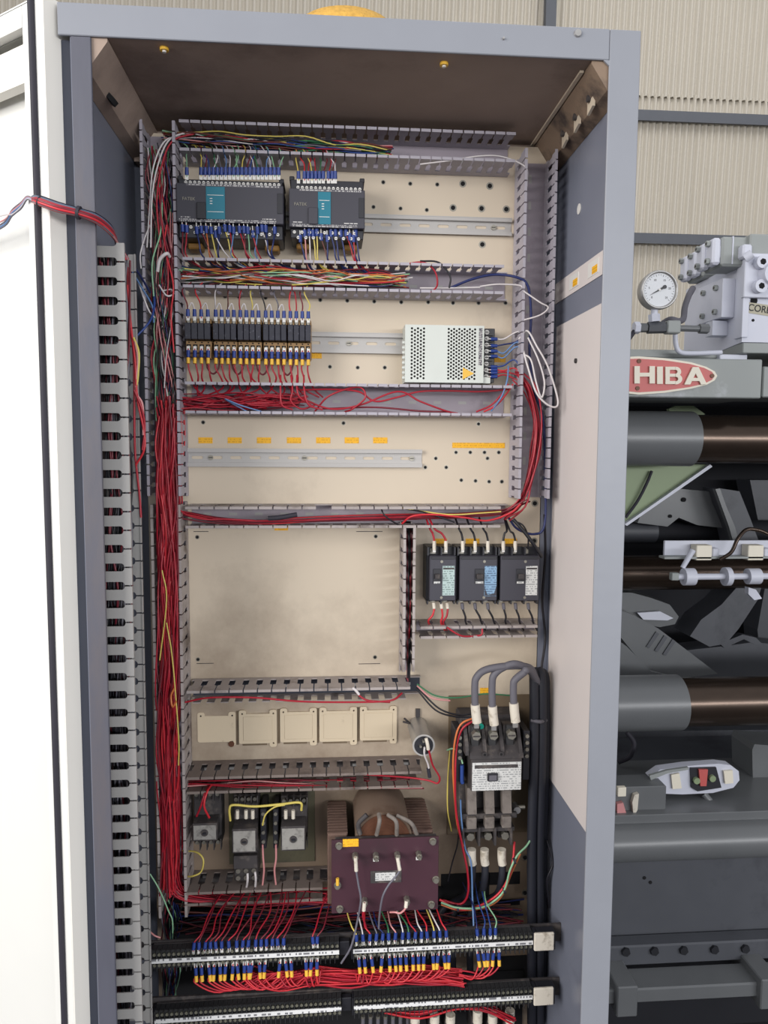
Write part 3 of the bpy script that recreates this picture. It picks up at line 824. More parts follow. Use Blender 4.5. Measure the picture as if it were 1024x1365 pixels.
# ------------------------------------------------------------------ square cover plates
spec = [(263, 314, 950, 995), (318.5, 369, 946.5, 996), (373.5, 422.5, 944, 994), (425.8, 476, 942.8, 993.3), (479.8, 529, 941.5, 991.5)]
covl = ['leftmost, a faint painted-over outline with a rusty corner hole', 'second from left, with a dark hole at its lower right', 'middle of the row', 'second from right, scuffed along its left edge', 'rightmost, beside the capacitor']
for i, (u0, u1, v0, v1) in enumerate(spec):
    y = YP - 0.004
    x0, x1, z0, z1 = span(u0, u1, v0, v1, y)
    w, h = x1 - x0, z1 - z0
    r = thing('cover_plate', 'square cream tabbed cover plate, %s' % covl[i], 'cover plate', (x0, YP, z0))
    t = 0.004 if i else 0.0012
    tb = 0.009
    def rc(cx, cz, rr, a0, a1, n=4): return [(cx + rr * math.cos(math.radians(a0 + (a1 - a0) * k / n)), cz + rr * math.sin(math.radians(a0 + (a1 - a0) * k / n))) for k in range(n + 1)]
    hb = 0.007
    # outline with tabs at top left, top right and bottom right
    o = rc(0.004, hb + 0.004, 0.004, 180, 270) + [(w - tb - 0.004, hb)] + rc(w - tb, 0.004, 0.004, 180, 270) + rc(w - 0.004, 0.004, 0.004, 270, 360)
    o += rc(w - 0.004, h - 0.004, 0.004, 0, 90) + rc(w - tb, h - 0.004, 0.004, 90, 180) + [(w - tb - 0.004, h - 0.007), (tb + 0.004, h - 0.007)] + rc(tb, h - 0.004, 0.004, 0, 90) + rc(0.004, h - 0.004, 0.004, 90, 180)
    hl = [circ(0.006, h - 0.007, 0.0017), circ(w - 0.006, h - 0.007, 0.0017), circ(w - 0.006, 0.007, 0.0017)]
    holed('plate', o, hl, t, 'cover', r, (0, -t / 2 - 0.0002, 0))
    if i:
        MB().box(0.008, w - 0.008, -t - 0.0012, -t - 0.0003, 0.013, h - 0.012, 0.0005).build('raised_field', 'cover', r)
        MB().box(-0.0052, -0.0006, -0.0008, -0.0002, 0.004, h - 0.002).build('grime_line', 'plate_dark', r)
        MB().box(0.006, w - 0.018, -0.0008, -0.0002, 0.0022, 0.0062).build('grime_line', 'plate_dark', r)
    else:
        MB().cyl((w - 0.008, -0.003, 0.003), (w - 0.008, -0.0014, 0.003), 0.0055, n=9).build('rusty_hole', 'copper', r)
    for a_, b_ in ((0.006, h - 0.007), (w - 0.006, h - 0.007), (w - 0.006, 0.007)):
        MB().cyl((a_, -0.0008, b_), (a_, -0.0001, b_), 0.0017, n=8).build('hole', 'dark', r)

# ------------------------------------------------------------------ capacitor
c = W(564.7, 992.8, 1.243)
cap = thing('capacitor', 'grey cylindrical capacitor can with black end, right of the cover plates', 'capacitor', (c.x, YP, c.z))
MB().cyl((0, -0.087, 0), (0, -0.0005, 0), 0.0185, n=32).build('can', 'cable', cap)
cap.children[0].data.materials[0] = M['steel']
MB().cyl((0, -0.0895, 0), (0, -0.0865, 0), 0.0195, 0.019, n=32).build('rolled_rim', 'alu', cap)
MB().cyl((0, -0.0902, 0), (0, -0.0896, 0), 0.0165, n=32).build('end_disc', 'black', cap)
for a_, b_ in ((-0.006, 0.0), (0.005, 0.003), (-0.001, 0.009), (0.001, -0.008)):
    MB().cyl((a_, -0.096, b_), (a_, -0.0903, b_), 0.0022, n=8).build('terminal', 'screw', cap)
MB().box(-0.004, 0.004, -0.004, -0.0005, 0.019, 0.034).build('foot', 'dusty', cap)
MB().tube([(-0.016, -0.01, 0.010), (-0.026, -0.012, 0.020)], 0.002).tube([(-0.017, -0.016, 0.012), (-0.029, -0.018, 0.016)], 0.002).build('clamp_ends', 'dusty', cap)
# ------------------------------------------------------------------ large contactor with overload relay
a, b = W(598, 927, YP), W(704, 1108, YP)
bp = MB().box(a.x, b.x, YP - 0.0035, YP - 0.0006, b.z, a.z, 0.0006).build('backing_sheet', 'plate_dark')
tag(bp, 'dusty brown metal sheet behind the large contactor', 'metal sheet')
yf = 1.222
x0, x1, z0, z1 = span(629.5, 694.5, 1016, 1053, yf)
xc, zc = (x0 + x1) / 2, (z0 + z1) / 2
yb = YP - 0.0036
r = thing('contactor', 'large dusty three-pole contactor with a white rating plate, fed by three thick cables', 'contactor', (xc, yb, zc))
d = yb - yf
hw, hh = (x1 - x0) / 2, (z1 - z0) / 2
MB().box(-hw - 0.002, hw + 0.002, -d, -d * .45, -hh - 0.002, hh + 0.006, 0.002).build('body', 'dusty', r)
MB().box(-hw - 0.012, hw + 0.010, -d * .449, -0.0003, -hh - 0.01, hh + 0.062, 0.003).build('rear_body', 'dusty', r)
MB().box(-hw, hw, -d - 0.0012, -d, -hh, hh).build('rating_plate', 'label_w', r)
MB().box(-hw + 0.004, hw - 0.006, -d - 0.0016, -d - 0.0012, hh - 0.010, hh - 0.004).build('plate_band', 'dusty', r)
MB().box(-hw + 0.026, -hw + 0.044, -d - 0.006, -d - 0.0012, -0.007, 0.007, 0.001).m(1).box(-hw + 0.0285, -hw + 0.0415, -d - 0.0072, -d - 0.006, -0.0045, 0.0045).build('indicator_window', ['black', 'cable'], r)
MB().prism([(-d * .999, hh + 0.0062), (-d * .999, hh + 0.012), (-d * .55, hh + 0.050), (-d * .449, hh + 0.050), (-d * .449, hh + 0.0062)], -hw - 0.004, 2 * hw + 0.008, 'x').build('sloping_shoulder', 'dusty', r)
lug_x = []
for k, u in enumerate((636, 659, 683)):
    x = W(u, 978, yf).x - xc
    lug_x.append(x)
    MB().box(x - 0.011, x + 0.011, -d * .80, -d * .60, hh + 0.018, hh + 0.058, 0.001).m(1).box(x - 0.007, x + 0.007, -d * .86, -d * .80, hh + 0.022, hh + 0.060, 0.001).build('terminal_well', ['dusty', 'term'], r)
    MB().hexp((x, -d * .98, hh + 0.046), (x, -d * .86, hh + 0.046), 0.008).m(1).box(x - 0.006, x + 0.006, -d * .995, -d * .98, hh + 0.045, hh + 0.047).build('terminal_bolt', ['screw', 'dusty'], r)
for x in ((lug_x[0] + lug_x[1]) / 2, (lug_x[1] + lug_x[2]) / 2, lug_x[0] - 0.016, lug_x[2] + 0.016):
    MB().prism([(-d * .98, hh + 0.012), (-d * .98, hh + 0.022), (-d * .74, hh + 0.056), (-d * .60, hh + 0.060), (-d * .60, hh + 0.012)], x - 0.003, 0.006, 'x').build('phase_barrier', 'dusty', r)
for x in (-hw + 0.021, hw - 0.036):
    MB().cyl((x, -d * 1.03, hh + 0.015), (x, -d * .9, hh + 0.015), 0.0042, n=12).m(1).cyl((x, -d * 1.032, hh + 0.015), (x, -d * 1.03, hh + 0.015), 0.0025, n=10).build('post_hole', ['dusty', 'dark'], r)
for s in (-1, 1):
    xs = -hw - 0.012 if s < 0 else hw + 0.010
    MB().box(min(xs, xs + s * 0.012), max(xs, xs + s * 0.012), -d * .75, -d * .2, -hh + 0.004, hh + 0.044, 0.001).build('auxiliary_block', 'black', r)
    for k in range(4):
        zz = hh + 0.036 - k * 0.012
        MB().cyl((xs + s * 0.006, -d * .80, zz), (xs + s * 0.006, -d * .75, zz), 0.0035, n=8).build('terminal_screw', 'screw', r)
MB().cyl((W(645, 969, yf).x - xc, -d * .8, hh + 0.056), (W(645, 969, yf).x - xc, -d * .62, hh + 0.056), 0.005, n=12).build('green_cap', 'tealbit', r)
# overload relay underneath
yf2 = 1.235
x0, x1, z0, z1 = span(617, 690, 1056, 1132, yf2)
xo, zo = (x0 + x1) / 2, (z0 + z1) / 2
ov = thing('overload_relay', 'dusty overload relay with three flat grey bars, directly under the large contactor', 'relay', (xo, yb, zo))
d = yb - yf2
hw, hh = (x1 - x0) / 2, (z1 - z0) / 2
MB().box(-hw, hw, -d * .55, -0.0003, -hh + 0.024, hh - 0.004, 0.002).build('body', 'dusty', ov)
MB().box(-hw, hw + 0.004, -d * .80, -d * .551, -hh + 0.046, -hh + 0.056, 0.001).box(-hw, hw, -d * .80, -d * .551, -hh + 0.022, -hh + 0.030, 0.001).build('cross_rib', 'dusty', ov)
ov_lug = []
for k, u in enumerate((631, 655, 678)):
    x = W(u, 1090, yf2).x - xo
    ov_lug.append(x)
    MB().box(x - 0.0085, x + 0.0085, -d * .90, -d * .70, -hh + 0.032, -hh + 0.053, 0.0015).build('heater_bar', 'bar_dust', ov)
    MB().prism([(-d * .72, -hh + 0.057), (-d * .90, -hh + 0.060), (-d * .80, hh), (-d * .60, hh)], x - 0.008, 0.016, 'x').build('link_bar', 'bar_dust', ov)
    MB().box(x - 0.010, x + 0.010, -d * .60, -d * .2, -hh, -hh + 0.023, 0.001).m(1).hexp((x, -d * .78, -hh + 0.012), (x, -d * .60, -hh + 0.012), 0.0075).build('terminal', ['dusty', 'screw'], ov)
for k in range(4):
    x = ov_lug[0] - 0.0145 + k * 0.029
    MB().box(x - 0.002, x + 0.002, -d * .85, -d * .551, -hh - 0.002, -hh + 0.032, 0.0006).build('phase_barrier', 'dusty', ov)
MB().cyl((hw + 0.006, -d * .72, 0.004), (hw + 0.006, -d * .5, 0.004), 0.0065, n=12).build('adjusting_dial', 'steel', ov)
MB().cyl((hw + 0.022, -d * .62, 0.006), (hw + 0.006, -d * .62, 0.006), 0.004, n=10).build('reset_button', 'screw', ov)

# thick feed cables into the contactor and the trunk on the right
tr = []
for k, (u, vt, vs0, vs1) in enumerate(((633.5, 893, 940, 963), (656.5, 890, 942, 966), (685, 896, 938, 962))):
    y = 1.225
    c = thing('power_cable', ['thick grey cable looping to the left terminal of the large contactor', 'thick grey cable looping to the middle terminal of the large contactor', 'thick grey cable looping to the right terminal of the large contactor'][k], 'cable', W(u, vs0, y), 'thick cables feeding the large contactor')
    o = V(c.location)
    path = [W(u, vs0 + 4, y), W(u - 0.5, 915, y), W(u + 2, vt + 10, y), W(u + 14, vt, y), W((u + 706) / 2 + 6, vt - 5 + (2 if k == 2 else 0), y), W(703 + 2 * k, 889 + 3 * k, y + 0.015), W(712 + 2 * k, 900 + 4 * k, y + 0.035), W(716 + 2 * k, 925, y + 0.055), W(716 + 2 * k, 960, y + 0.062)]
    MB().tube([p - o for p in path], 0.0063, n=10, sub=8).build('sheath', 'cable', c)
    MB().tube([W(u, vs0 - 1, y) - o, W(u + 1, (vs0 + vs1) / 2, y) - o, W(u + 2.5, vs1, y) - o], 0.0082, n=10).build('sleeve', 'offwhite', c)
    MB().box(W(u + 2, vs1, y).x - o.x - 0.0045, W(u + 2, vs1, y).x - o.x + 0.0045, -0.0025, 0.0025, W(u, vs1 + 8, y).z - o.z, W(u, vs1 - 1, y).z - o.z, 0.001).build('lug', 'steel', c)
for k, (u, v1_) in enumerate(((629, 1160), (646, 1196), (669, 1172))):
    y = 1.25
    c = thing('power_cable', ['black cable with ivory sleeve hanging from the left overload terminal', 'black cable with ivory sleeve hanging from the middle overload terminal', 'black cable with ivory sleeve hanging from the right overload terminal'][k], 'cable', W(u, 1130, y), 'black cables below the overload relay')
    o = V(c.location)
    MB().tube([W(u, 1132, y) - o, W(u, 1145, y) - o, W(u + 1, 1152, y) - o], 0.0078, n=10).build('sleeve', 'offwhite', c)
    MB().tube([W(u + 1, 1150, y) - o, W(u, 1172, y) - o, W(u - 6, 1192, y + 0.02) - o, W(u - 26, 1204, y + 0.05) - o, W(u - 42, 1222, y + 0.05) - o, W(u - 42, 1300, y + 0.05) - o], 0.0066, n=10).build('sheath', 'cable_d', c)
tk = thing('power_cable', 'thick black cable bundle running down the right edge of the plate', 'cable', W(720, 900, 1.26))
o = V(tk.location)
for k, (du, dy) in enumerate(((-7, -0.012), (3, -0.008), (8, 0.012), (-3, 0.02))):
    MB().tube([W(716 + du * .7, 890 + 5 * abs(du) / 8, 1.285 + dy) - o, W(719 + du, 910, 1.272 + dy) - o, W(719 + du, 1000, 1.27 + dy) - o, W(716 + du, 1120, 1.27 + dy) - o, W(716 + du, 1232, 1.27 + dy) - o, W(716 + du, 1364, 1.28 + dy) - o], 0.0085, n=10).build('sheath', 'cable_d', tk)
MB().tube([W(708, 960, 1.255) - o, W(719, 962, 1.25) - o, W(728, 960, 1.265) - o], 0.0035, n=6).build('cable_tie', 'cable', tk)
# dark wires running up behind the trunk
for k, (pts, lab) in enumerate((([(726, 686, 1.29), (727, 740, 1.31), (723, 800, 1.32), (727, 850, 1.32), (722, 890, 1.30)], 'thin black wire wriggling down beside the right-hand breaker'),
                                ([(729, 1120, 1.27), (737, 1150, 1.26), (729, 1175, 1.26), (732, 1210, 1.27)], 'thin black wire curling out beside the black cable bundle'))):
    tag(MB().tube([W(*p) for p in pts], 0.0022, n=6).build('wire', 'w_black'), lab, 'wire')

# ------------------------------------------------------------------ small contactors at lower left
a, b = W(305, 1056, YP), W(420, 1147, YP)
tag(MB().box(a.x, b.x, YP - 0.003, YP - 0.0006, b.z, a.z, 0.0005).build('backing_sheet', 'plate_olive'), 'olive metal sheet behind the two small contactors', 'metal sheet')
def small_contactor(label, u0, u1, v0, v1, p, plug, yf=1.245, ol=False):
    x0, x1, z0, z1 = span(u0, u1, v0, v1, yf)
    xc = (x0 + x1) / 2
    yb = YP - 0.0031
    a0, a1, b0, b1 = span(p[0], p[1], p[2], p[3], yf)
    r = thing('contactor', label, 'contactor', (xc, yb, (z0 + z1) / 2))
    zc = (z0 + z1) / 2
    d = yb - yf
    hw, hh = (x1 - x0) / 2, (z1 - z0) / 2
    MB().box(-hw, hw, -d * .55, -0.0003, -hh, hh, 0.0015).build('base', 'dusty', r)
    MB().box(a0 - xc - 0.002, a1 - xc + 0.002, -d, -d * .551, b0 - zc - 0.003, b1 - zc + 0.003, 0.001).build('front_body', 'dusty', r)
    pl = MB().box(a0 - xc, a1 - xc, -d - 0.0012, -d, b0 - zc, b1 - zc, 0.0004).build('rating_plate', plug, r)
    mx, mz = (a0 + a1) / 2 - xc, (b0 + b1) / 2 - zc
    MB().cyl((mx, -d - 0.003, mz), (mx, -d - 0.0012, mz), 0.0062, n=12).m(1).box(mx - 0.003, mx + 0.003, -d - 0.005, -d - 0.003, mz - 0.0015, mz + 0.0015).build('manual_button', ['dusty', 'black'], r)
    n = 4
    for k in range(n):
        x = -hw + 2 * hw * (k + .5) / n
        for s in (1, -1):
            zz = hh - 0.006 if s > 0 else -hh + 0.006
            MB().cyl((x, -d * .64, zz), (x, -d * .55, zz), 0.0036, n=8).build('terminal_screw', 'screw', r)
            MB().box(x + hw / n - 0.0008, x + hw / n + 0.0008, -d * .75, -d * .551, zz - 0.010, zz + 0.010).build('barrier', 'dusty', r)
    return r
small_contactor('small dusty contactor with grey rectangular plate, left of the olive sheet', 254, 292, 1064, 1138, (258, 288, 1100, 1119), 'plate_grey', 1.255)
small_contactor('small contactor with square grey plate on the left half of the olive sheet', 308, 342, 1072, 1140, (311, 340.5, 1107.5, 1135), 'plate_grey')
small_contactor('small contactor with square grey plate on the right half of the olive sheet', 373, 409, 1074, 1136, (376, 406, 1104, 1132), 'plate_grey')
x0, x1, z0, z1 = span(311, 343, 1141, 1180, 1.26)
r = thing('overload_relay', 'small dusty overload relay with six terminal screws under the left small contactor', 'relay', ((x0 + x1) / 2, YP - 0.001, (z0 + z1) / 2))
hw, hh = (x1 - x0) / 2, (z1 - z0) / 2
MB().box(-hw, hw, -0.055, -0.0003, -hh, hh, 0.0015).build('body', 'dusty', r)
MB().box(-hw, hw, -0.066, -0.0551, -hh + 0.028, hh - 0.002, 0.001).build('upper_step', 'dusty', r)
for k in range(3):
    for j in range(2):
        x, z = -hw + 2 * hw * (k + .5) / 3, -hh + 0.007 + j * 0.013
        MB().cyl((x, -0.059, z), (x, -0.0551, z), 0.0042, n=10).build('terminal_screw', 'screw', r)
for (u0, u1, ll) in ((347, 355, 'left'), (364, 371, 'right')):
    x0, x1, z0, z1 = span(u0, u1, 1080, 1132, 1.265)
    r = thing('auxiliary_contact_block', 'slim black contact block, %s of the pair between the small contactors' % ll, 'contact block', ((x0 + x1) / 2, YP - 0.0031, (z0 + z1) / 2))
    hw, hh = (x1 - x0) / 2, (z1 - z0) / 2
    MB().box(-hw, hw, -0.06, -0.0003, -hh, hh, 0.001).build('body', 'black', r)
    for k in range(4):
        z = hh - 0.007 - k * 0.017
        MB().cyl((0, -0.063, z), (0, -0.0601, z), 0.0032, n=8).build('terminal_screw', 'screw', r)

# ------------------------------------------------------------------ transformer
yb_, yfr = 1.187, 1.205
x0, x1, z0, z1 = span(442, 584.5, 1118, 1215, yb_)
tr = thing('transformer', 'dusty transformer with copper-brown coil behind a maroon terminal board', 'transformer', ((x0 + x1) / 2, YP, (z0 + z1) / 2))
xc, zc = (x0 + x1) / 2, (z0 + z1) / 2
def tl(u, v, y): p = W(u, v, y); return p.x - xc, p.z - zc
hw, hh = (x1 - x0) / 2, (z1 - z0) / 2
db = yb_ - YP
MB().box(-hw, hw, db, db + 0.004, -hh, hh, 0.0006).build('terminal_board', 'maroon', tr)
ztop = tl(450, 1112, yfr)[1]
for (ua, ub) in ((437, 463), (549, 577)):
    xa, xb = tl(ua, 1110, yfr)[0], tl(ub, 1110, yfr)[0]
    n = 12
    MB().box(xa, xb, yfr - YP + 0.001, -0.004, -hh + 0.004, ztop, 0.0015).build('core_leg', 'rust', tr)
    for k in range(n):
        yy = yfr - YP + 0.004 + k * (0.115 / n)
        MB().box(xa - 0.0006, xb + 0.0006, yy, yy + 0.0055, -hh + 0.006, ztop + 0.0008).build('lamination', 'rust', tr)
MB().box(-hw + 0.004, hw - 0.004, yfr - YP + 0.001, -0.004, -hh + 0.001, -hh + 0.028, 0.0015).build('core_yoke', 'rust', tr)
cx_, cz_ = tl(512, 1083, yfr)
rad = 0.049
MB().cyl((cx_, yfr - YP, cz_ - rad), (cx_, -0.003, cz_ - rad), rad, n=40).build('coil', 'coil', tr)
for k in range(7):
    rr = rad - 0.004 - k * 0.0055
    MB().cyl((cx_, yfr - YP - 0.001 - 0.0004 * k, cz_ - rad), (cx_, yfr - YP - 0.0004 * k, cz_ - rad), rr, n=32).build('winding', 'copper', tr)
MB().box(-hw + 0.006, hw - 0.003, db + 0.0045, db + 0.014, hh - 0.010, hh - 0.001, 0.001).build('board_support', 'dusty', tr)
for (u, v) in ((452, 1127), (577, 1121), (581, 1172), (453, 1211), (575, 1205), (450, 1180)):
    x, z = tl(u, v, yb_)
    MB().cyl((x, db - 0.006, z), (x, db - 0.0002, z), 0.0045, n=12).m(0).cyl((x, db - 0.0012, z), (x, db - 0.0001, z), 0.0062, n=12).build('board_bolt', 'screw', tr)
bolts = []
for (u, v) in ((473.5, 1139), (501, 1139), (529.5, 1138), (558, 1137), (486, 1199), (542, 1197)):
    x, z = tl(u, v, yb_)
    MB().hexp((x, db - 0.012, z), (x, db - 0.0002, z), 0.0052).m(0).cyl((x, db - 0.018, z), (x, db - 0.012, z), 0.003, n=10).build('terminal_stud', 'screw', tr)
for (u, v) in ((501, 1146), (558, 1144)):
    x, z = tl(u, v, yb_)
    MB().box(x - 0.0045, x + 0.0045, db - 0.002, db - 0.0002, z - 0.002, z + 0.003).build('stud_label', 'white', tr)
a_, c_ = tl(457, 1118.5, yb_), tl(478, 1128, yb_)
MB().box(a_[0], c_[0], db - 0.001, db - 0.0001, c_[1], a_[1]).build('orange_label', 'orange', tr)
a_, c_ = tl(494, 1161, yb_), tl(535, 1175.5, yb_)
MB().box(a_[0], c_[0], db - 0.001, db - 0.0001, c_[1], a_[1]).m(1).box(a_[0] + 0.008, c_[0] - 0.010, db - 0.0013, db - 0.001, c_[1] + 0.004, a_[1] - 0.003).build('rating_plate', ['dusty', 'label_w'], tr)
MB().cyl((tl(450, 1172, yb_)[0], db - 0.006, tl(450, 1177, yb_)[1]), (tl(450, 1172, yb_)[0], db - 0.006, tl(450, 1168, yb_)[1]), 0.0028, n=8).build('fuse', 'yellow', tr)
for k, pts in enumerate((((480, 1112, 1.20), (478, 1098, 1.20), (489, 1086, 1.2)), ((502, 1113, 1.195), (506, 1095, 1.185), (505, 1085, 1.198)), ((529, 1113, 1.195), (528, 1095, 1.185), (517, 1086, 1.198)), ((556, 1113, 1.2), (548, 1097, 1.19), (529, 1087, 1.2)))):
    MB().tube([V(tl(u, v, y)[0:1] + (y - YP,) + tl(u, v, y)[1:2]) for u, v, y in pts], 0.0035 if k else 0.0042, n=8).build('winding_lead', 'dusty' if k == 0 else 'bar_dust', tr)

# ------------------------------------------------------------------ terminal strips
YS = 1.20
def terminal_meshes(p):
    t = MB().box(-p / 2 + 0.0003, p / 2 - 0.0003, -0.012, 0.003, -0.0160, 0.0160).box(-p / 2 + 0.0003, p / 2 - 0.0003, -0.016, -0.0121, -0.0045, 0.0045)
    for s in (1, -1):
        t.m(0).box(-p / 2 + 0.0003, -p / 2 + 0.0011, -0.018, -0.0121, min(s * .0047, s * .0185), max(s * .0047, s * .0185))
        t.m(1).cyl((0.0004, -0.0145, s * 0.0092), (0.0004, -0.0121, s * 0.0092), 0.0028, n=8)
    return t.mesh('terminal', ['term', 'term_g'])
strips = {}
def strip(label, ul, vl, ur, vr, endblock=None, segs=1):
    A, B = W(ul, vl, YS), W(ur, vr, YS)
    L = (B - A).length
    r = thing('terminal_strip', label, 'terminal strip', A, 'terminal strips in two tiers', rot=(0, -math.atan2(B.z - A.z, B.x - A.x), 0))
    n = int(L / 0.0078)
    p = L / n
    me = terminal_meshes(p)
    for k in range(n):
        inst('terminal', me, r, (p * (k + .5), 0, 0))
    MB().box(0, L, 0.0032, 0.008, -0.0165, 0.0165).build('rail', 'dusty', r)
    if segs == 2:
        MB().box(0, L * .187, -0.0172, -0.0161, -0.0036, 0.0036).build('marker_strip', 'strip_w', r)
        MB().box(L * .195, L, -0.0172, -0.0161, -0.0036, 0.0036).build('marker_strip', 'strip_w', r)
    else:
        MB().box(0, L, -0.0172, -0.0161, -0.0036, 0.0036).build('marker_strip', 'strip_w', r)
    MB().box(-0.003, -0.0002, -0.014, 0.003, -0.0155, 0.0155).build('end_plate', 'black', r)
    if endblock:
        MB().box(L + 0.0003, L + 0.008, -0.014, 0.003, -0.015, 0.015, 0.001).build('end_plate', 'black', r)
        MB().box(L + 0.0012, L + 0.036, -0.022, -0.0165, -0.013, 0.019, 0.0015).build('end_cover', 'offwhite', r)
        MB().box(L + 0.0085, L + 0.040, -0.016, 0.003, -0.016, 0.015, 0.001).build('end_bracket', 'black', r)
    else:
        MB().box(L + 0.0003, L + 0.018, -0.008, 0.003, -0.012, 0.012, 0.001).build('end_plate', 'black', r)
    return A, B, L
S1L = strip('left terminal strip of the upper tier, ending below the small contactors', 205, 1272.8, 452, 1260.5)
S1R = strip('right terminal strip of the upper tier, below the transformer, with an ivory end cover', 470.5, 1259.6, 707, 1248, True, 2)
S2L = strip('left terminal strip of the lower tier at the bottom of the picture', 209, 1352, 455, 1335)
S2R = strip('right terminal strip of the lower tier, with an ivory end cover, above the fuse holders', 471.5, 1334, 706.6, 1320, True)
# brackets that carry the strips on the cabinet sides
for z in (0.556, 0.455):
    cbuild(MB().box(-0.3335, 0.4075, 1.2085, 1.212, z - 0.016, z + 0.016), 'strip_carrier', 'dusty')
# fuse holders just below the lower tier
for k, u in enumerate((553, 579, 600, 636, 656, 679)):
    c = W(u, 1352, 1.235)
    r = thing('fuse_holder', 'ivory-capped fuse holder at the bottom edge', 'fuse holder', c, 'fuse holders below the lower terminal tier')
    MB().box(-0.009, 0.009, -0.002, 0.05, -0.05, -0.011, 0.001).build('body', 'dusty', r)
    MB().cyl((0, -0.005, -0.011), (0, -0.005, 0.012 if k in (3, 5) else 0.004), 0.0085, n=12).build('cap', 'offwhite', r)
    MB().cyl((0, -0.008, -0.020), (0, -0.002, -0.020), 0.006, n=12).build('terminal_screw', 'screw', r)
for k in range(7):
    c = W(484 + 10 * k, 1360, 1.25)
    r = thing('small_fuse', 'slim grey fuse tube at the bottom edge', 'fuse', c, 'row of slim fuse tubes')
    MB().cyl((0, 0, -0.03), (0, 0, 0.004), 0.0035, n=10).build('tube', 'cable', r)
    MB().cyl((0, 0, 0.0042), (0, 0, 0.009), 0.0038, n=10).build('end_cap', 'screw', r)
# ------------------------------------------------------------------ wires
class R_(random.Random): pass
rg = R_(11)
def wire(pts, color, label, r=0.0013, group=None, boot=None, sleeve=None, n=5, sub=5, name='wire', tip=None, cat='wire'):
    """pts are world points; a boot/marker sleeve sits at the first point"""
    o0 = V(pts[0])
    P = [V(p) - o0 for p in pts]
    o = MB().tube(P, r, n=n, sub=sub).build(name, 'w_' + color, None, o0)
    tag(o, label, cat, group)
    if boot:
        d = (P[1] - P[0]).normalized()
        rot = d.to_track_quat('-Z', 'Y').to_euler()
        c = inst('terminal_lug', LUG, o, (0, 0, 0), rot)
        c = inst('crimp_boot', BOOT, o, tuple(d * 0.003), rot)
        if sleeve:
            inst('marker_sleeve', SLEEVE[sleeve], o, tuple(d * (0.003 + 0.0125)), rot)
    return o
LUG = MB().box(-0.0026, 0.0026, -0.0006, 0.0006, -0.004, 0.004).mesh('terminal_lug', 'white')
BOOT = MB().cyl((0, 0, 0), (0, 0, -0.0115), 0.0033, 0.0029, n=8).mesh('crimp_boot', 'blue')
SLEEVE = {'yellow': MB().cyl((0, 0, 0), (0, 0, -0.0095), 0.0030, n=8).mesh('marker_sleeve', 'yellow'),
          'white': MB().cyl((0, 0, 0), (0, 0, -0.010), 0.0024, n=8).mesh('marker_sleeve', 'offwhite')}
J = lambda s: rg.uniform(-s, s)

# controller terminals, upper rows: rise into the top duct
def up_row(us, v, vend, cols, what):
    for k, u in enumerate(us):
        c = cols[k % len(cols)]
        u2 = u + J(6)
        y0 = 1.262
        wire([W(u, v, y0), W(u, v - 9, y0 - 0.002), W((u + u2) / 2 + J(2), v - 22, 1.268), W(u2, vend, 1.272), W(u2 - 5 + J(6), vend - 14, 1.29), W(u2 - 22 + J(8), vend - 24, 1.305)], c,
             '%s wire above the %s controller' % (c, what), 0.0010, 'wires from the upper terminals of the %s controller' % what, boot=True)
up_row([249] + [268 + i * 5.45 for i in range(20)], 236, 208, ['pale green', 'yellow', 'maroon', 'blue', 'white', 'green', 'grey', 'light blue', 'white', 'pale green'], 'wide')
up_row([398, 406, 411, 416, 421, 426, 431, 438, 443, 447], 241, 212, ['yellow', 'bright red', 'red', 'yellow', 'red', 'green', 'maroon', 'red', 'brown', 'white'], 'narrow')
# lower rows: drop into the second duct
def down_row(us, vs, vend, cols, what, spread=10):
    for k, u in enumerate(us):
        c = cols[k % len(cols)]
        v = vs[k % len(vs)]
        u2 = u + 6 + J(spread)
        y0 = 1.258 + (0.004 if v > 302 else 0)
        wire([W(u, v, y0), W(u + 0.5, v + 9, y0), W((u + u2) / 2, v + 24, 1.265), W(u2, vend - 4, 1.27), W(u2 + 12 + J(6), vend + 9, 1.285), W(u2 + 42 + J(14), vend + 20 + J(4), 1.300)], c,
             '%s wire below the %s controller' % (c, what), 0.0012 if c != 'dark blue' else 0.0015, 'wires from the lower terminals of the %s controller' % what, boot=True)
down_row([243, 248.5, 262, 268, 274.5, 281, 287, 292, 299.5, 306, 311, 319, 325, 330, 337, 343, 349, 354, 366], [297, 298, 300, 299, 299, 300, 305, 300], 344,
         ['maroon', 'red', 'dark blue', 'maroon', 'orange', 'yellow', 'white', 'dark blue', 'yellow', 'red', 'light blue', 'red', 'maroon', 'pale green', 'red', 'light blue', 'white', 'dark blue', 'dark blue'], 'wide')
down_row([400, 406, 412, 417, 422, 428, 436, 441, 447, 454, 461, 466, 471, 474], [311, 304, 303, 304, 303, 309], 352,
         ['dark blue', 'pink', 'white', 'yellow', 'yellow', 'brown', 'dark blue', 'dark blue', 'dark blue', 'dark blue', 'red', 'dark blue', 'red', 'dark blue'], 'narrow', 6)
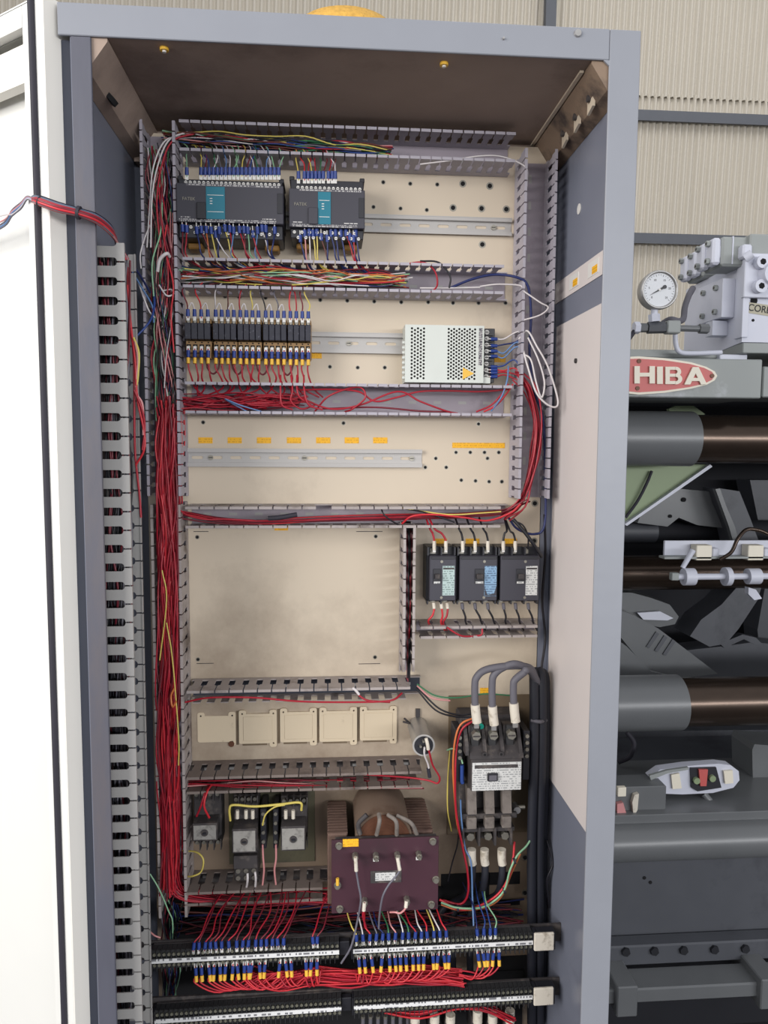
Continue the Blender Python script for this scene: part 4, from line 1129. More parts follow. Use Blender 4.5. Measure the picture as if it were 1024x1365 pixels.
# relay blocks
k_ = 0
for i, (x0, x1, z0, z1) in enumerate(RX):
    p = (x1 - x0) / 4
    for k in range(4):
        x = x0 + p * (k + .5)
        c = ['maroon', 'black', 'yellow', 'white', 'bright red', 'grey', 'red', 'brown'][(i * 3 + k * 2) % 8]
        q = V((x, 1.270, z1 - 0.0015))
        if k % 2 == 0 or i == 4:
            wire([q, q + V((0, -0.001, 0.013)), q + V((J(.003), 0.002, 0.026)), q + V((-0.004 + J(.006), 0.004, 0.046)), q + V((J(.01), 0.02, 0.062))], c, '%s wire above the %s relay block' % (c, pos[i]), 0.0012, 'wires above the relay row', boot=True)
        else:
            nb = p if k < 3 else (RX[i + 1][0] - x + p / 2 if i < 4 else p)
            wire([q, q + V((0, -0.001, 0.013)), q + V((nb * .3 - p * .6, -0.006, 0.024)), q + V((-p * .85, -0.004, 0.016))], 'white', 'white jumper above the %s relay block' % pos[i], 0.0012, 'white jumpers above the relay row', boot=True)
        q = V((x, 1.268, z0 + 0.0155))
        wire([q, q + V((0, -0.002, -0.013)), q + V((J(.002), 0.0, -0.030)), q + V((0.002 + J(.005), 0.004, -0.046)), q + V((0.004 + J(.008), 0.02, -0.062)), q + V((J(.03), 0.03, -0.075))], 'red', 'red wire with yellow marker below the %s relay block' % pos[i], 0.0015, 'red wires below the relay row', boot=True, sleeve='yellow')
for i in range(4):
    a, b = V((RX[i][1] - 0.012, 1.28, RX[i][2] + 0.002)), V((RX[i + 1][0] + 0.010, 1.28, RX[i + 1][2] + 0.002))
    wire([a, a + V((0.004, 0, -0.018)), (a + b) / 2 + V((0, 0, -0.026)), b + V((-0.004, 0, -0.018)), b], 'maroon', 'dark red jumper right of the %s relay block' % pos[i], 0.0016, 'dark red jumpers under the relay row')
# power supply outputs
zc_ = [451, 458, 466, 474, 483, 491, 499]
pc = ['white', 'dark blue', 'light blue', 'light blue', 'blue', 'bright red', 'red', 'red']
for k, v in enumerate((452, 461, 468, 475, 489, 493, 497, 502)):
    y0 = 1.292
    wire([W(652, v, y0), W(662, v, y0), W(672, v + J(3), 1.29), W(686, v - 6 + J(6) + (6 if k > 4 else 0), 1.285), W(698, v + 8 if k > 3 else v - 12, 1.275)], pc[k], '%s wire leaving the right side of the power supply' % pc[k], 0.0014, 'wires from the power supply', boot=True)

# breaker wires
for (u, v, u2, v2, c) in ((579, 733, 572, 700, 'red'), (594.5, 733, 576, 700, 'red'), (617, 733, 611, 700, 'black'), (633.5, 733, 626, 700, 'black'), (650.5, 733, 643, 700, 'black'), (671, 733, 677, 702, 'black'), (687, 733, 678, 702, 'black')):
    y = 1.275
    w = wire([W(u, v, y), W(u, v - 12, y), W(u + (u2 - u) * .3, v - 22, y), W(u2 + (u - u2) * .2, v2 + 5, y), W(u2 - 4, v2 - 10, y + 0.02)], c, '%s wire with white sleeve entering the top of the breaker row' % c, 0.0019, 'wires above the breakers', name='wire')
    inst('terminal_lug', LUG, w, (0, 0, 0))
    MB().cyl((0, 0, 0), W(u, v - 12, y) - W(u, v, y), 0.0033, n=8).build('marker_sleeve', 'offwhite', w)
for (u, v, u2, v2, c) in ((578, 803, 571, 832, 'bright red'), (588, 803, 588, 834, 'bright red'), (596, 803, 591, 834, 'red'), (616, 804, 621, 834, 'black'), (633, 804, 642, 834, 'black'), (650, 804, 659, 834, 'black'), (671, 804, 674, 834, 'black'), (687, 804, 693, 834, 'black'), (704, 804, 711, 834, 'black')):
    y = 1.275
    w = wire([W(u, v, y), W(u + 1, v + 8, y), W((u + u2) / 2 + 2, (v + v2) / 2 + 3, y), W(u2, v2 - 4, y + 0.005), W(u2 + 5, v2 + 6, y + 0.03)], c, '%s wire leaving the bottom of the breaker row' % c, 0.0019, 'wires below the breakers')
    if c != 'black' or 1:
        MB().cyl((0, 0, 0), W(u + 1, v + 8, y) - W(u, v, y), 0.0030, n=8).build('marker_sleeve', 'offwhite' if c != 'black' else 'cable', w)

# wires in ducts: bundles nobody could count
def bundle(name, label, path, count, cols, spread, r=0.0013, wob=0.6, n=4, sub=4, weights=None, lo=0.0, hi=1.0, frag=0.35):
    """one loom of loose wires following a path of world points; spread = (dx,dy,dz)"""
    mats = ['w_' + c for c in cols]
    mb = MB()
    for k in range(count):
        off = V((J(spread[0]), J(spread[1]), J(spread[2])))
        a, b = 0, len(path)
        if rg.random() < frag and len(path) > 4:
            a = rg.randint(0, len(path) // 2 - 1)
            b = rg.randint(len(path) // 2 + 2, len(path))
        pts = []
        for p in path[a:b]:
            off = off * (1 - wob * .5) + V((J(spread[0]), J(spread[1]), J(spread[2]))) * wob
            off = V((max(-spread[0], min(spread[0], off.x)), max(-spread[1], min(spread[1], off.y)), max(-spread[2], min(spread[2], off.z))))
            pts.append(V(p) + off)
        mb.m(rg.choices(range(len(cols)), weights)[0] if weights else rg.randrange(len(cols)))
        mb.tube(pts, r * rg.uniform(.85, 1.15), n=n, sub=sub, caps=False)
    o = mb.build(name, mats)
    return tag(o, label, 'wires', None, 'stuff')
def lineW(u0, v0, u1, v1, y, n):
    return [W(u0 + (u1 - u0) * i / n, v0 + (v1 - v0) * i / n, y) for i in range(n + 1)]
mixed = ['maroon', 'white', 'red', 'pale green', 'dark blue', 'black', 'yellow', 'grey', 'green', 'pink', 'blue', 'brown']
bundle('wire_bundle', 'mixed thin wires massed along the left part of the topmost duct', lineW(222, 184, 520, 202, 1.295, 8), 60, mixed, (0.008, 0.02, 0.010), 0.0012, frag=.6)
bundle('wire_bundle', 'mixed coloured wires tangled in the duct below the controllers', lineW(243, 366, 540, 374, 1.292, 9), 62, ['maroon', 'white', 'red', 'pale green', 'dark blue', 'green', 'yellow', 'pink', 'red', 'maroon', 'orange'], (0.012, 0.024, 0.014), 0.0013, frag=.6)
bundle('wire_bundle', 'crimson wires filling the left end of the duct under the relays', lineW(243, 536, 400, 534, 1.295, 6), 40, ['red', 'red', 'maroon'], (0.012, 0.022, 0.014), 0.0015, frag=.5)
bundle('wire_bundle', 'mixed wires hanging down the upper run of the wide left duct', lineW(214, 205, 222, 560, 1.283, 9) , 90, ['dark blue', 'white', 'maroon', 'red', 'pale green', 'grey', 'black', 'pink', 'maroon', 'green', 'black'], (0.019, 0.024, 0.012), 0.0012, frag=.4)
bundle('wire_bundle', 'thick mass of crimson wires down the lower run of the wide left duct', lineW(226, 545, 226, 1180, 1.275, 13), 120, ['red', 'red', 'red', 'maroon', 'bright red'], (0.019, 0.030, 0.02), 0.0015, wob=.45, frag=.25)
bundle('wire_bundle', 'crimson wires turning from the left duct into the lowest duct', [W(228, 1140, 1.28), W(234, 1180, 1.28), W(258, 1194, 1.28), W(330, 1197, 1.285), W(390, 1194, 1.285), W(440, 1194, 1.285)], 46, ['red', 'red', 'maroon'], (0.012, 0.02, 0.006), 0.0015, frag=0)
bundle('wire_bundle', 'flat run of red wires along the duct above the blank area', [W(236, 684, 1.285), W(300, 694, 1.285), W(370, 696, 1.29), W(450, 692, 1.29), W(540, 690, 1.29), W(610, 688, 1.285), W(670, 683, 1.285), W(700, 668, 1.275)], 12, ['red', 'bright red', 'maroon'], (0.01, 0.012, 0.005), 0.0016, frag=0.3)
bundle('wire_bundle', 'red wires dropping through the lower half of the right-hand duct', [W(690, 500, 1.28), W(706, 520, 1.278), W(716, 560, 1.28), W(714, 600, 1.28), W(706, 640, 1.28), W(694, 672, 1.28), W(672, 690, 1.285)], 14, ['red', 'red', 'bright red', 'maroon'], (0.008, 0.012, 0.008), 0.0017, frag=0)
bundle('wire_bundle', 'red and black wires squeezed into the narrow middle duct', lineW(546, 705, 545, 905, 1.30, 5), 10, ['red', 'red', 'black', 'black', 'maroon'], (0.004, 0.012, 0.005), 0.0016, frag=0)
bundle('wire_bundle', 'red and pale wires in the grimy duct under the cover plates', lineW(250, 1045, 560, 1043, 1.29, 7), 14, ['red', 'maroon', 'red', 'black', 'pink'], (0.01, 0.018, 0.007), 0.0015, frag=.4)
bundle('wire_bundle', 'tangle of black and brown wires behind the upper terminal tier', lineW(235, 1225, 690, 1222, 1.30, 8), 40, ['black', 'black', 'maroon', 'brown', 'dark blue'], (0.02, 0.018, 0.03), 0.0016, frag=.7)
bundle('wire_bundle', 'bright red wires swept sideways between the two terminal tiers', [W(330, 1302, 1.205), W(372, 1310, 1.2), W(420, 1300, 1.2), W(470, 1302, 1.195), W(520, 1300, 1.195), W(570, 1300, 1.2), W(616, 1303, 1.2)], 44, ['bright red', 'bright red', 'red'], (0.008, 0.014, 0.013), 0.0016, frag=.5)
bundle('wire_bundle', 'red wires crossing over the fuse holders at the bottom edge', [W(512, 1344, 1.215), W(560, 1350, 1.21), W(610, 1340, 1.21), W(650, 1346, 1.21), W(684, 1360, 1.215)], 10, ['bright red', 'red'], (0.006, 0.008, 0.007), 0.0016, frag=0)
bundle('wire_bundle', 'dark wires hanging at the lower left behind the terminal strips', lineW(232, 1200, 225, 1360, 1.29, 5), 18, ['black', 'grey', 'maroon', 'dark blue', 'pale green'], (0.02, 0.02, 0.01), 0.0014, frag=.3)

# terminal strip wires
def S(k, t, dz, dy=-0.0145):
    A, B, L = k
    d = (B - A)
    return A + d * t + V((0, dy, dz))
def strip_up(st, ts, cols, bend, what, sl=None):
    for k, t in enumerate(ts):
        c = cols[k % len(cols)]
        q = S(st, t, 0.0130)
        bx, bz = bend
        wire([q, q + V((J(.0015), 0.002, 0.014)), q + V((bx * .4 + J(.004), 0.012, 0.023 + bz * .2)), q + V((bx + J(.008), 0.045, 0.034 + bz)), q + V((bx * 1.4 + J(.010), 0.095, 0.040 + bz))], c,
             '%s wire with blue boot above %s' % (c, what), 0.0013, 'wires rising from the %s' % what, boot=True, sleeve=sl)
strip_up(S1L, [.22, .25, .28, .31, .34, .37, .41, .45, .48, .51, .55, .58, .61, .64, .67, .70, .86, .88], ['red', 'maroon', 'red', 'maroon', 'red', 'maroon'], (0.02, 0.0), 'upper left terminal strip')
strip_up(S1R, [.02, .055, .09, .125, .16, .195, .23, .27, .305, .34, .375, .41, .445, .48, .515], ['yellow', 'white', 'bright red', 'grey', 'dark blue', 'green', 'pink', 'white', 'green', 'red', 'white', 'bright red'], (-0.012, -0.004), 'upper right terminal strip')
strip_up(S1R, [.69, .725, .76, .79], ['dark blue', 'blue', 'blue', 'pale green'], (0.0, 0.0), 'upper right terminal strip')
def strip_down(st, ts, tx, what, cols=('bright red', 'red', 'bright red')):
    for k, t in enumerate(ts):
        c = cols[k % len(cols)]
        q = S(st, t, -0.0125)
        q2 = V((tx(t), 0, 0))
        e = W(q2.x, 1298 + J(6), 1.19)
        wire([q, q + V((J(.002), -0.003, -0.014)), q + V((J(.002), -0.004, -0.028)), q + V(((e.x - q.x) * .30, -0.006, -0.042 + J(.003))), V((q.x + (e.x - q.x) * .7, e.y, e.z - 0.004)), e], c,
             '%s wire with yellow marker below %s' % (c, what), 0.0014, 'red wires under the %s' % what, boot=True, sleeve='yellow')
strip_down(S1L, [.23, .26, .30, .33, .36, .39, .43, .45, .49, .51, .53, .57, .60, .68, .71, .74, .82, .85, .88], lambda t: 350 + t * 90, 'upper left terminal strip')
strip_down(S1R, [.03, .06, .10, .16, .2, .23, .26, .29, .33, .36, .39, .44, .47, .50, .53], lambda t: 470 + t * 120, 'upper right terminal strip')
strip_down(S1R, [.69, .72, .75, .78, .81], lambda t: 612, 'upper right terminal strip')

# ------------------------------------------------------------------ single wires one can follow
def uw(pts, c, label, r=0.0014, **k):
    return wire([W(*p) for p in pts], c, label, r, n=6, sub=7, **k)
uw([(692, 452, 1.27), (703, 441, 1.262), (716, 462, 1.25), (731, 490, 1.245), (744, 535, 1.24), (735, 542, 1.24), (716, 525, 1.245), (704, 490, 1.255), (698, 468, 1.262)], 'white', 'white wire making the long loop out of the right-hand duct', 0.0017)
uw([(698, 472, 1.262), (708, 480, 1.256), (715, 510, 1.25), (722, 530, 1.245), (726, 510, 1.248), (718, 480, 1.255), (704, 450, 1.262)], 'white', 'white wire making the inner loop out of the right-hand duct', 0.0016)
uw([(698, 388, 1.258), (720, 403, 1.25), (731, 410, 1.25), (720, 420, 1.252), (697, 427, 1.262)], 'white', 'thin white wire bent in a flat V across the right-hand duct')
uw([(640, 382, 1.28), (662, 379, 1.275), (690, 380, 1.27), (697, 383, 1.262)], 'white', 'thin white wire at the right end of the duct below the controllers')
uw([(560, 384, 1.285), (600, 384, 1.283), (640, 383, 1.28)], 'white', 'faint white wire lying low in the duct below the controllers')
uw([(600, 384, 1.29), (630, 372, 1.28), (660, 366, 1.275), (690, 370, 1.262), (704, 382, 1.262), (708, 420, 1.27), (706, 470, 1.28), (712, 520, 1.285), (724, 560, 1.285), (727, 640, 1.29), (726, 700, 1.29), (712, 712, 1.295), (690, 705, 1.29), (678, 690, 1.28)], 'dark blue', 'dark blue wire arching over into the right-hand duct and down', 0.0022)
uw([(560, 219, 1.268), (600, 214, 1.264), (640, 208, 1.262), (670, 209, 1.262), (700, 222, 1.262), (703, 240, 1.27), (700, 256, 1.28), (694, 262, 1.29)], 'white', 'thin white wire curving across the right end of the topmost duct', 0.0013)
uw([(540, 352, 1.27), (565, 350, 1.268), (580, 362, 1.27), (583, 380, 1.275), (575, 390, 1.285)], 'red', 'red wire curling down at the right of the tangled duct', 0.0015)
uw([(560, 348, 1.268), (585, 350, 1.265), (600, 368, 1.265), (599, 384, 1.27)], 'black', 'black wire curling down at the right of the tangled duct', 0.0015)
for k, (pts, c) in enumerate((([(400, 520, 1.28), (440, 519, 1.275), (478, 522, 1.27), (500, 535, 1.27), (528, 530, 1.27), (560, 522, 1.275), (600, 521, 1.28), (640, 522, 1.28), (680, 519, 1.28)], 'red'),
                              ([(420, 548, 1.29), (440, 527, 1.275), (478, 516, 1.268), (487, 530, 1.265), (470, 545, 1.27), (460, 549, 1.285)], 'red'),
                              ([(400, 530, 1.28), (440, 545, 1.275), (480, 540, 1.27), (530, 522, 1.27), (560, 535, 1.27), (595, 548, 1.28), (610, 551, 1.29)], 'red'),
                              ([(430, 545, 1.28), (500, 543, 1.275), (560, 548, 1.28), (600, 549, 1.285)], 'maroon'),
                              ([(635, 549, 1.285), (655, 540, 1.28), (670, 524, 1.275), (678, 512, 1.275)], 'red'),
                              ([(645, 549, 1.285), (662, 540, 1.28), (676, 524, 1.275), (684, 512, 1.275)], 'bright red'),
                              ([(374, 500, 1.272), (374, 520, 1.262), (376, 540, 1.262), (390, 546, 1.27)], 'red'),
                              ([(388, 500, 1.272), (390, 520, 1.262), (388, 535, 1.262), (402, 545, 1.27), (420, 540, 1.28)], 'red'),
                              ([(396, 500, 1.272), (396, 518, 1.262), (400, 530, 1.262), (415, 540, 1.27)], 'red'),
                              ([(405, 500, 1.272), (406, 522, 1.262), (412, 540, 1.262), (430, 546, 1.27)], 'red'))):
    uw(pts, c, '%s wire looping along the duct under the relays and power supply' % c, 0.0016, group='looping red wires in the duct under the relays')
uw([(330, 549, 1.28), (300, 532, 1.27), (320, 540, 1.268), (350, 549, 1.28)], 'light blue', 'light blue wire among the crimson wires under the relays', 0.0013)
uw([(655, 548, 1.285), (668, 530, 1.27), (676, 508, 1.265), (678, 488, 1.28)], 'light blue', 'light blue wire hanging from the power supply across the duct', 0.0014)
uw([(232, 668, 1.27), (245, 684, 1.265), (270, 692, 1.265), (300, 692, 1.27), (340, 694, 1.28)], 'red', 'red wire sliding over the corner into the duct above the blank area', 0.0015)
uw([(508, 676, 1.272), (512, 686, 1.262), (525, 696, 1.268), (540, 704, 1.28)], 'black', 'thin black wire dropping into the narrow middle duct', 0.0014)
uw([(530, 676, 1.272), (560, 681, 1.268), (600, 686, 1.262), (640, 684, 1.26), (668, 682, 1.262)], 'yellow', 'yellow wire lying over the red ones above the breakers', 0.0012)
uw([(540, 678, 1.272), (570, 684, 1.266), (606, 696, 1.27)], 'black', 'black wire sloping through the duct above the breakers', 0.0016)
uw([(536, 698, 1.28), (550, 688, 1.265), (580, 686, 1.262), (620, 690, 1.265), (650, 694, 1.27), (680, 684, 1.262), (694, 672, 1.262)], 'bright red', 'bright red wire arching over the top of the narrow middle duct', 0.0018)
uw([(684, 692, 1.27), (700, 710, 1.262), (713, 728, 1.26), (722, 742, 1.28)], 'black', 'thick black wire slanting past the right-hand breaker', 0.0032)
uw([(683, 694, 1.27), (697, 700, 1.265), (704, 715, 1.27), (704, 732, 1.275)], 'black', 'black wire entering the last terminal of the right-hand breaker', 0.0015)
uw([(596, 836, 1.268), (606, 843, 1.265), (617, 848, 1.268), (632, 848, 1.275)], 'red', 'red wire sagging between the rows of the short duct under the breakers', 0.0018)
uw([(632, 848, 1.275), (642, 846, 1.272), (643, 838, 1.275)], 'red', 'short red loop at the middle of the duct under the breakers', 0.0018)
uw([(247, 936, 1.268), (280, 930, 1.262), (340, 930, 1.262), (400, 935, 1.262), (470, 936, 1.262), (520, 934, 1.266), (536, 924, 1.28)], 'red', 'red wire lying along the short duct under the blank area', 0.0018)
uw([(475, 922, 1.262), (480, 928, 1.26), (492, 934, 1.262), (520, 936, 1.27)], 'red', 'red wire with a pale sleeve in the short duct under the blank area', 0.0018)
uw([(470, 917, 1.262), (474, 920, 1.261), (479, 926, 1.26)], 'white', 'pale sleeve on a red wire end in the short duct', 0.0026)
tag(MB().tube([W(358, 691, 1.262), W(372, 690, 1.258), (W(396, 686, 1.262))], 0.0042, n=8).build('taped_splice', 'rubber'), 'black taped splice on the red wires above the blank area', 'splice')
# leads from the end of the short duct to the big contactor
uw([(556, 912, 1.28), (580, 927, 1.275), (610, 930, 1.275), (645, 925, 1.28), (680, 927, 1.27)], 'green', 'green wire running from the short duct towards the large contactor', 0.0015)
uw([(556, 914, 1.28), (575, 930, 1.275), (600, 934, 1.28)], 'pink', 'pink wire ending left of the large contactor', 0.0015)
uw([(556, 916, 1.28), (585, 944, 1.275), (612, 953, 1.28), (632, 950, 1.28)], 'black', 'upper black wire sagging to the large contactor', 0.0017)
uw([(555, 918, 1.28), (580, 946, 1.275), (605, 955, 1.28), (628, 956, 1.28)], 'black', 'lower black wire sagging to the large contactor', 0.0017)
uw([(632, 957, 1.24), (615, 965, 1.24), (607, 985, 1.24), (604, 1020, 1.24), (606, 1060, 1.245), (610, 1100, 1.25), (618, 1128, 1.25)], 'orange', 'orange wire bowing out left of the large contactor', 0.0018)
uw([(632, 960, 1.243), (616, 972, 1.243), (609, 995, 1.243), (607, 1030, 1.24), (608, 1080, 1.245), (616, 1125, 1.245), (623, 1160, 1.24), (624, 1190, 1.24), (614, 1205, 1.245), (590, 1200, 1.25)], 'red', 'red wire bowing left of the large contactor down to the transformer', 0.0021)
uw([(596, 1000, 1.27), (604, 998, 1.262), (612, 1003, 1.255), (617, 1018, 1.245)], 'pale green', 'short pale green wire into the side block of the large contactor', 0.0017)
uw([(600, 1000, 1.28), (597, 1040, 1.28), (597, 1080, 1.28), (602, 1108, 1.28)], 'yellow', 'yellow wire hanging at the left edge of the brown metal sheet', 0.0013)
uw([(616, 1020, 1.243), (616, 1040, 1.243), (617, 1044, 1.243)], 'blue', 'blue boot on the left side block of the large contactor', 0.0036)
uw([(614, 1066, 1.25), (615, 1090, 1.25), (620, 1130, 1.25), (628, 1150, 1.24), (630, 1200, 1.235), (632, 1242, 1.21)], 'light blue', 'light blue wire running down beside the overload relay', 0.0016)
uw([(588, 1203, 1.24), (610, 1210, 1.235), (640, 1210, 1.235), (660, 1200, 1.235), (673, 1185, 1.235), (680, 1160, 1.235), (690, 1140, 1.24), (704, 1125, 1.25), (712, 1105, 1.262), (712, 1070, 1.27)], 'pale green', 'pale green wire curving up from the transformer to the cable bundle', 0.0019)
uw([(586, 1199, 1.243), (612, 1212, 1.24), (640, 1207, 1.24), (664, 1192, 1.24), (678, 1170, 1.24), (684, 1146, 1.245), (686, 1122, 1.26)], 'bright red', 'bright red wire tied beside the pale green one right of the transformer', 0.0022)
uw([(588, 1206, 1.245), (612, 1213, 1.242), (645, 1210, 1.242), (668, 1196, 1.242), (682, 1164, 1.245), (694, 1138, 1.25)], 'orange', 'orange wire tied with the pale green and red ones', 0.0015)
for u, v in ((686, 1148), (672, 1187), (610, 1211), (632, 1211)):
    p = W(u, v, 1.238)
    bm = MB().cyl((-0.002, 0, 0), (0.002, 0, 0.001), 0.0055, n=10)
    tag(bm.build('cable_tie', 'rubber', None, p), 'small black tie around the three coloured wires right of the transformer', 'cable tie', 'black ties on the coloured wires')
uw([(597, 1175, 1.26), (603, 1150, 1.262), (610, 1125, 1.262), (612, 1100, 1.27)], 'black', 'thin black wire slanting up right of the transformer', 0.0012)
uw([(693, 966, 1.28), (700, 990, 1.275), (712, 1015, 1.27)], 'green', 'green wire behind the right side of the large contactor', 0.0014)
# capacitor leads
w_ = uw([(570, 992, 1.232), (573, 1005, 1.235), (577, 1020, 1.245), (586, 1036, 1.25), (583, 1044, 1.255), (570, 1040, 1.262), (540, 1036, 1.275), (480, 1032, 1.28)], 'red', 'red wire looping from the capacitor back into the grimy duct', 0.0017)
w_ = uw([(566, 996, 1.232), (566, 1006, 1.235), (571, 1020, 1.245), (573, 1034, 1.25)], 'white', 'pale wire with a black tip hanging from the capacitor', 0.0017)
tag(MB().tube([W(568, 984, 1.232), W(570, 992, 1.231), W(571, 999, 1.233)], 0.003, n=8).build('wire_sleeve', 'offwhite'), 'white sleeve on the capacitor terminal', 'sleeve')
tag(MB().tube([W(571, 1024, 1.247), W(573, 1036, 1.25)], 0.0032, n=8).build('wire_sleeve', 'rubber'), 'black tip on the pale capacitor wire', 'sleeve')
# transformer board leads
for k, (pts, c) in enumerate((([(474, 1143, 1.168), (475, 1161, 1.168), (478, 1180, 1.168), (481, 1200, 1.168), (476, 1230, 1.175), (468, 1262, 1.175), (455, 1284, 1.18)], 'grey'),
                              ([(530, 1143, 1.168), (533, 1160, 1.165), (518, 1180, 1.165), (510, 1196, 1.165), (506, 1220, 1.175), (505, 1238, 1.185)], 'grey'),
                              ([(486, 1203, 1.168), (485, 1214, 1.168), (484, 1222, 1.17), (488, 1236, 1.18)], 'red'),
                              ([(542, 1201, 1.168), (541, 1210, 1.165), (534, 1217, 1.168), (527, 1216, 1.172), (520, 1216, 1.18)], 'pink'))):
    uw(pts, c, ['grey wire falling from the first stud of the maroon board', 'grey wire falling from the third stud of the maroon board', 'red wire from the lower left stud of the maroon board', 'pink wire curling from the lower right stud of the maroon board'][k], 0.0017)
    tag(MB().tube([W(*p) for p in pts[:2]], 0.0031, n=8).build('wire_sleeve', 'offwhite'), ['white sleeve on the first stud of the maroon board', 'white sleeve on the third stud of the maroon board', 'white sleeve on the lower left stud of the maroon board', 'white sleeve on the lower right stud of the maroon board'][k], 'sleeve')
# small contactor wiring
uw([(307, 1094, 1.255), (306, 1078, 1.25), (312, 1073, 1.25), (340, 1075, 1.25), (375, 1072, 1.25), (400, 1070, 1.25), (402, 1080, 1.255)], 'yellow', 'yellow wire bridging the two small contactors along their top', 0.0022)
uw([(350, 1100, 1.255), (354, 1086, 1.25), (366, 1076, 1.248), (380, 1073, 1.25)], 'yellow', 'thin yellow wire bowing between the small contactors', 0.0014)
for u in (316.5, 328, 337, 381, 391):
    tag(MB().tube([W(u, 1091, 1.262), W(u, 1080, 1.262)], 0.0032, n=8).build('wire_sleeve', 'offwhite'), 'pale sleeve on the upper terminals of the small contactors', 'sleeve', 'pale sleeves above the small contactors')
uw([(262, 1088, 1.262), (268, 1074, 1.255), (273, 1058, 1.26), (278, 1048, 1.28)], 'red', 'red wire into the left terminal of the leftmost contactor', 0.002)
uw([(279, 1090, 1.262), (272, 1074, 1.253), (276, 1056, 1.26), (282, 1046, 1.28)], 'bright red', 'bright red wire into the right terminal of the leftmost contactor', 0.002)
uw([(244, 1134, 1.29), (262, 1136, 1.27), (271, 1146, 1.262), (268, 1162, 1.262), (256, 1168, 1.262), (246, 1168, 1.28)], 'yellow', 'yellow wire loop under the leftmost contactor', 0.0016)
uw([(350, 1126, 1.262), (351, 1145, 1.262), (352, 1160, 1.265), (350, 1180, 1.275)], 'pink', 'pink-tipped wire under the left slim contact block', 0.0018)
uw([(368, 1126, 1.262), (368, 1145, 1.262), (366, 1160, 1.265), (368, 1180, 1.275)], 'pink', 'pink-tipped wire under the right slim contact block', 0.0018)
uw([(330, 1164, 1.262), (330, 1174, 1.26), (328, 1186, 1.275)], 'white', 'white-tipped wire under the small overload relay', 0.0021)
uw([(340, 1162, 1.262), (341, 1172, 1.262), (340, 1186, 1.275)], 'white', 'second white-tipped wire under the small overload relay', 0.0021)
# left side wires
uw([(188, 358, 1.24), (187, 340, 1.235), (192, 320, 1.24), (200, 300, 1.26)], 'white', 'thin white wire leaning over the edge of the wide left duct', 0.0012)
uw([(184, 375, 1.23), (192, 398, 1.235), (199, 415, 1.24), (206, 423, 1.25)], 'white', 'thin white wire angling toward the blue knot in the left duct', 0.0014)
uw([(182, 448, 1.22), (193, 437, 1.225), (202, 424, 1.235), (206, 405, 1.25), (204, 385, 1.26)], 'blue', 'bright blue wire bending out to the side duct', 0.0019)
uw([(160, 336, 1.15), (176, 362, 1.19), (190, 385, 1.22), (203, 408, 1.245), (205, 430, 1.255)], 'light blue', 'grey-blue wire crossing from the side duct to the left duct', 0.0015)
uw([(170, 345, 1.16), (186, 366, 1.2), (200, 390, 1.24)], 'dark blue', 'dark blue wire crossing from the side duct to the left duct', 0.0017)
uw([(212, 380, 1.245), (222, 394, 1.24), (231, 392, 1.245), (228, 386, 1.25), (216, 388, 1.25)], 'white', 'white wire tied in a small ring in the left duct', 0.0014)
uw([(210, 362, 1.245), (213, 346, 1.24), (222, 338, 1.24), (226, 342, 1.25)], 'white', 'pale tape-wrapped wire end in the left duct', 0.0030)
for k, (pts, c) in enumerate((([(196, 330, 1.255), (200, 270, 1.255), (204, 225, 1.255), (218, 190, 1.26), (240, 180, 1.275)], 'white'), ([(201, 330, 1.25), (203, 260, 1.25), (212, 215, 1.255), (226, 186, 1.262), (250, 176, 1.28)], 'white'),
                              ([(214, 330, 1.25), (209, 270, 1.25), (216, 220, 1.255), (230, 188, 1.262), (260, 178, 1.28)], 'red'), ([(226, 340, 1.25), (214, 290, 1.25), (218, 240, 1.255), (222, 200, 1.262), (238, 184, 1.275)], 'maroon'),
                              ([(222, 410, 1.25), (224, 360, 1.245), (216, 300, 1.25), (212, 250, 1.255)], 'red'), ([(205, 395, 1.25), (203, 350, 1.245), (214, 310, 1.25), (216, 270, 1.255)], 'pale green'),
                              ([(232, 470, 1.245), (228, 420, 1.245), (231, 380, 1.24), (220, 330, 1.25), (222, 300, 1.255)], 'bright red'))):
    uw(pts, c, '%s wire bending from the wide left duct into the topmost duct' % c if k < 4 else '%s wire winding down the wide left duct' % c, 0.0014, group='long wires in the wide left duct')
for k, (pts, c) in enumerate((([(170, 356, 1.135), (172, 420, 1.135), (178, 470, 1.13), (179, 520, 1.13), (180, 600, 1.135), (186, 660, 1.14), (188, 690, 1.14)], 'red'),
                              ([(170, 380, 1.13), (174, 430, 1.13), (180, 480, 1.125), (183, 530, 1.125), (192, 575, 1.13), (192, 600, 1.13), (181, 620, 1.135)], 'bright red'),
                              ([(180, 455, 1.125), (184, 480, 1.125), (181, 520, 1.125), (190, 540, 1.13), (191, 580, 1.13)], 'pink'),
                              ([(178, 450, 1.125), (185, 470, 1.125), (184, 500, 1.125), (182, 515, 1.125)], 'yellow'),
                              ([(179, 520, 1.122), (189, 545, 1.125), (193, 570, 1.13), (190, 600, 1.13)], 'red'))):
    uw(pts, c, '%s wire spilling out along the edge of the side duct' % c, 0.0018, group='wires spilling from the side duct')
bundle('wire_bundle', 'dark and red wires glimpsed through the slots of the side duct', lineW(152, 345, 166, 1360, 1.115, 14), 46, ['black', 'maroon', 'black', 'black', 'grey', 'black'], (0.018, 0.020, 0.01), 0.0017, frag=.5)
uw([(200, 1165, 1.24), (212, 1185, 1.235), (225, 1215, 1.235), (230, 1228, 1.235), (230, 1255, 1.235)], 'pale green', 'pale green wire hanging loose at the lower left', 0.0013)
uw([(198, 1240, 1.22), (206, 1247, 1.215), (214, 1250, 1.215)], 'pink', 'short mauve wire poking out at the lower left', 0.0014)
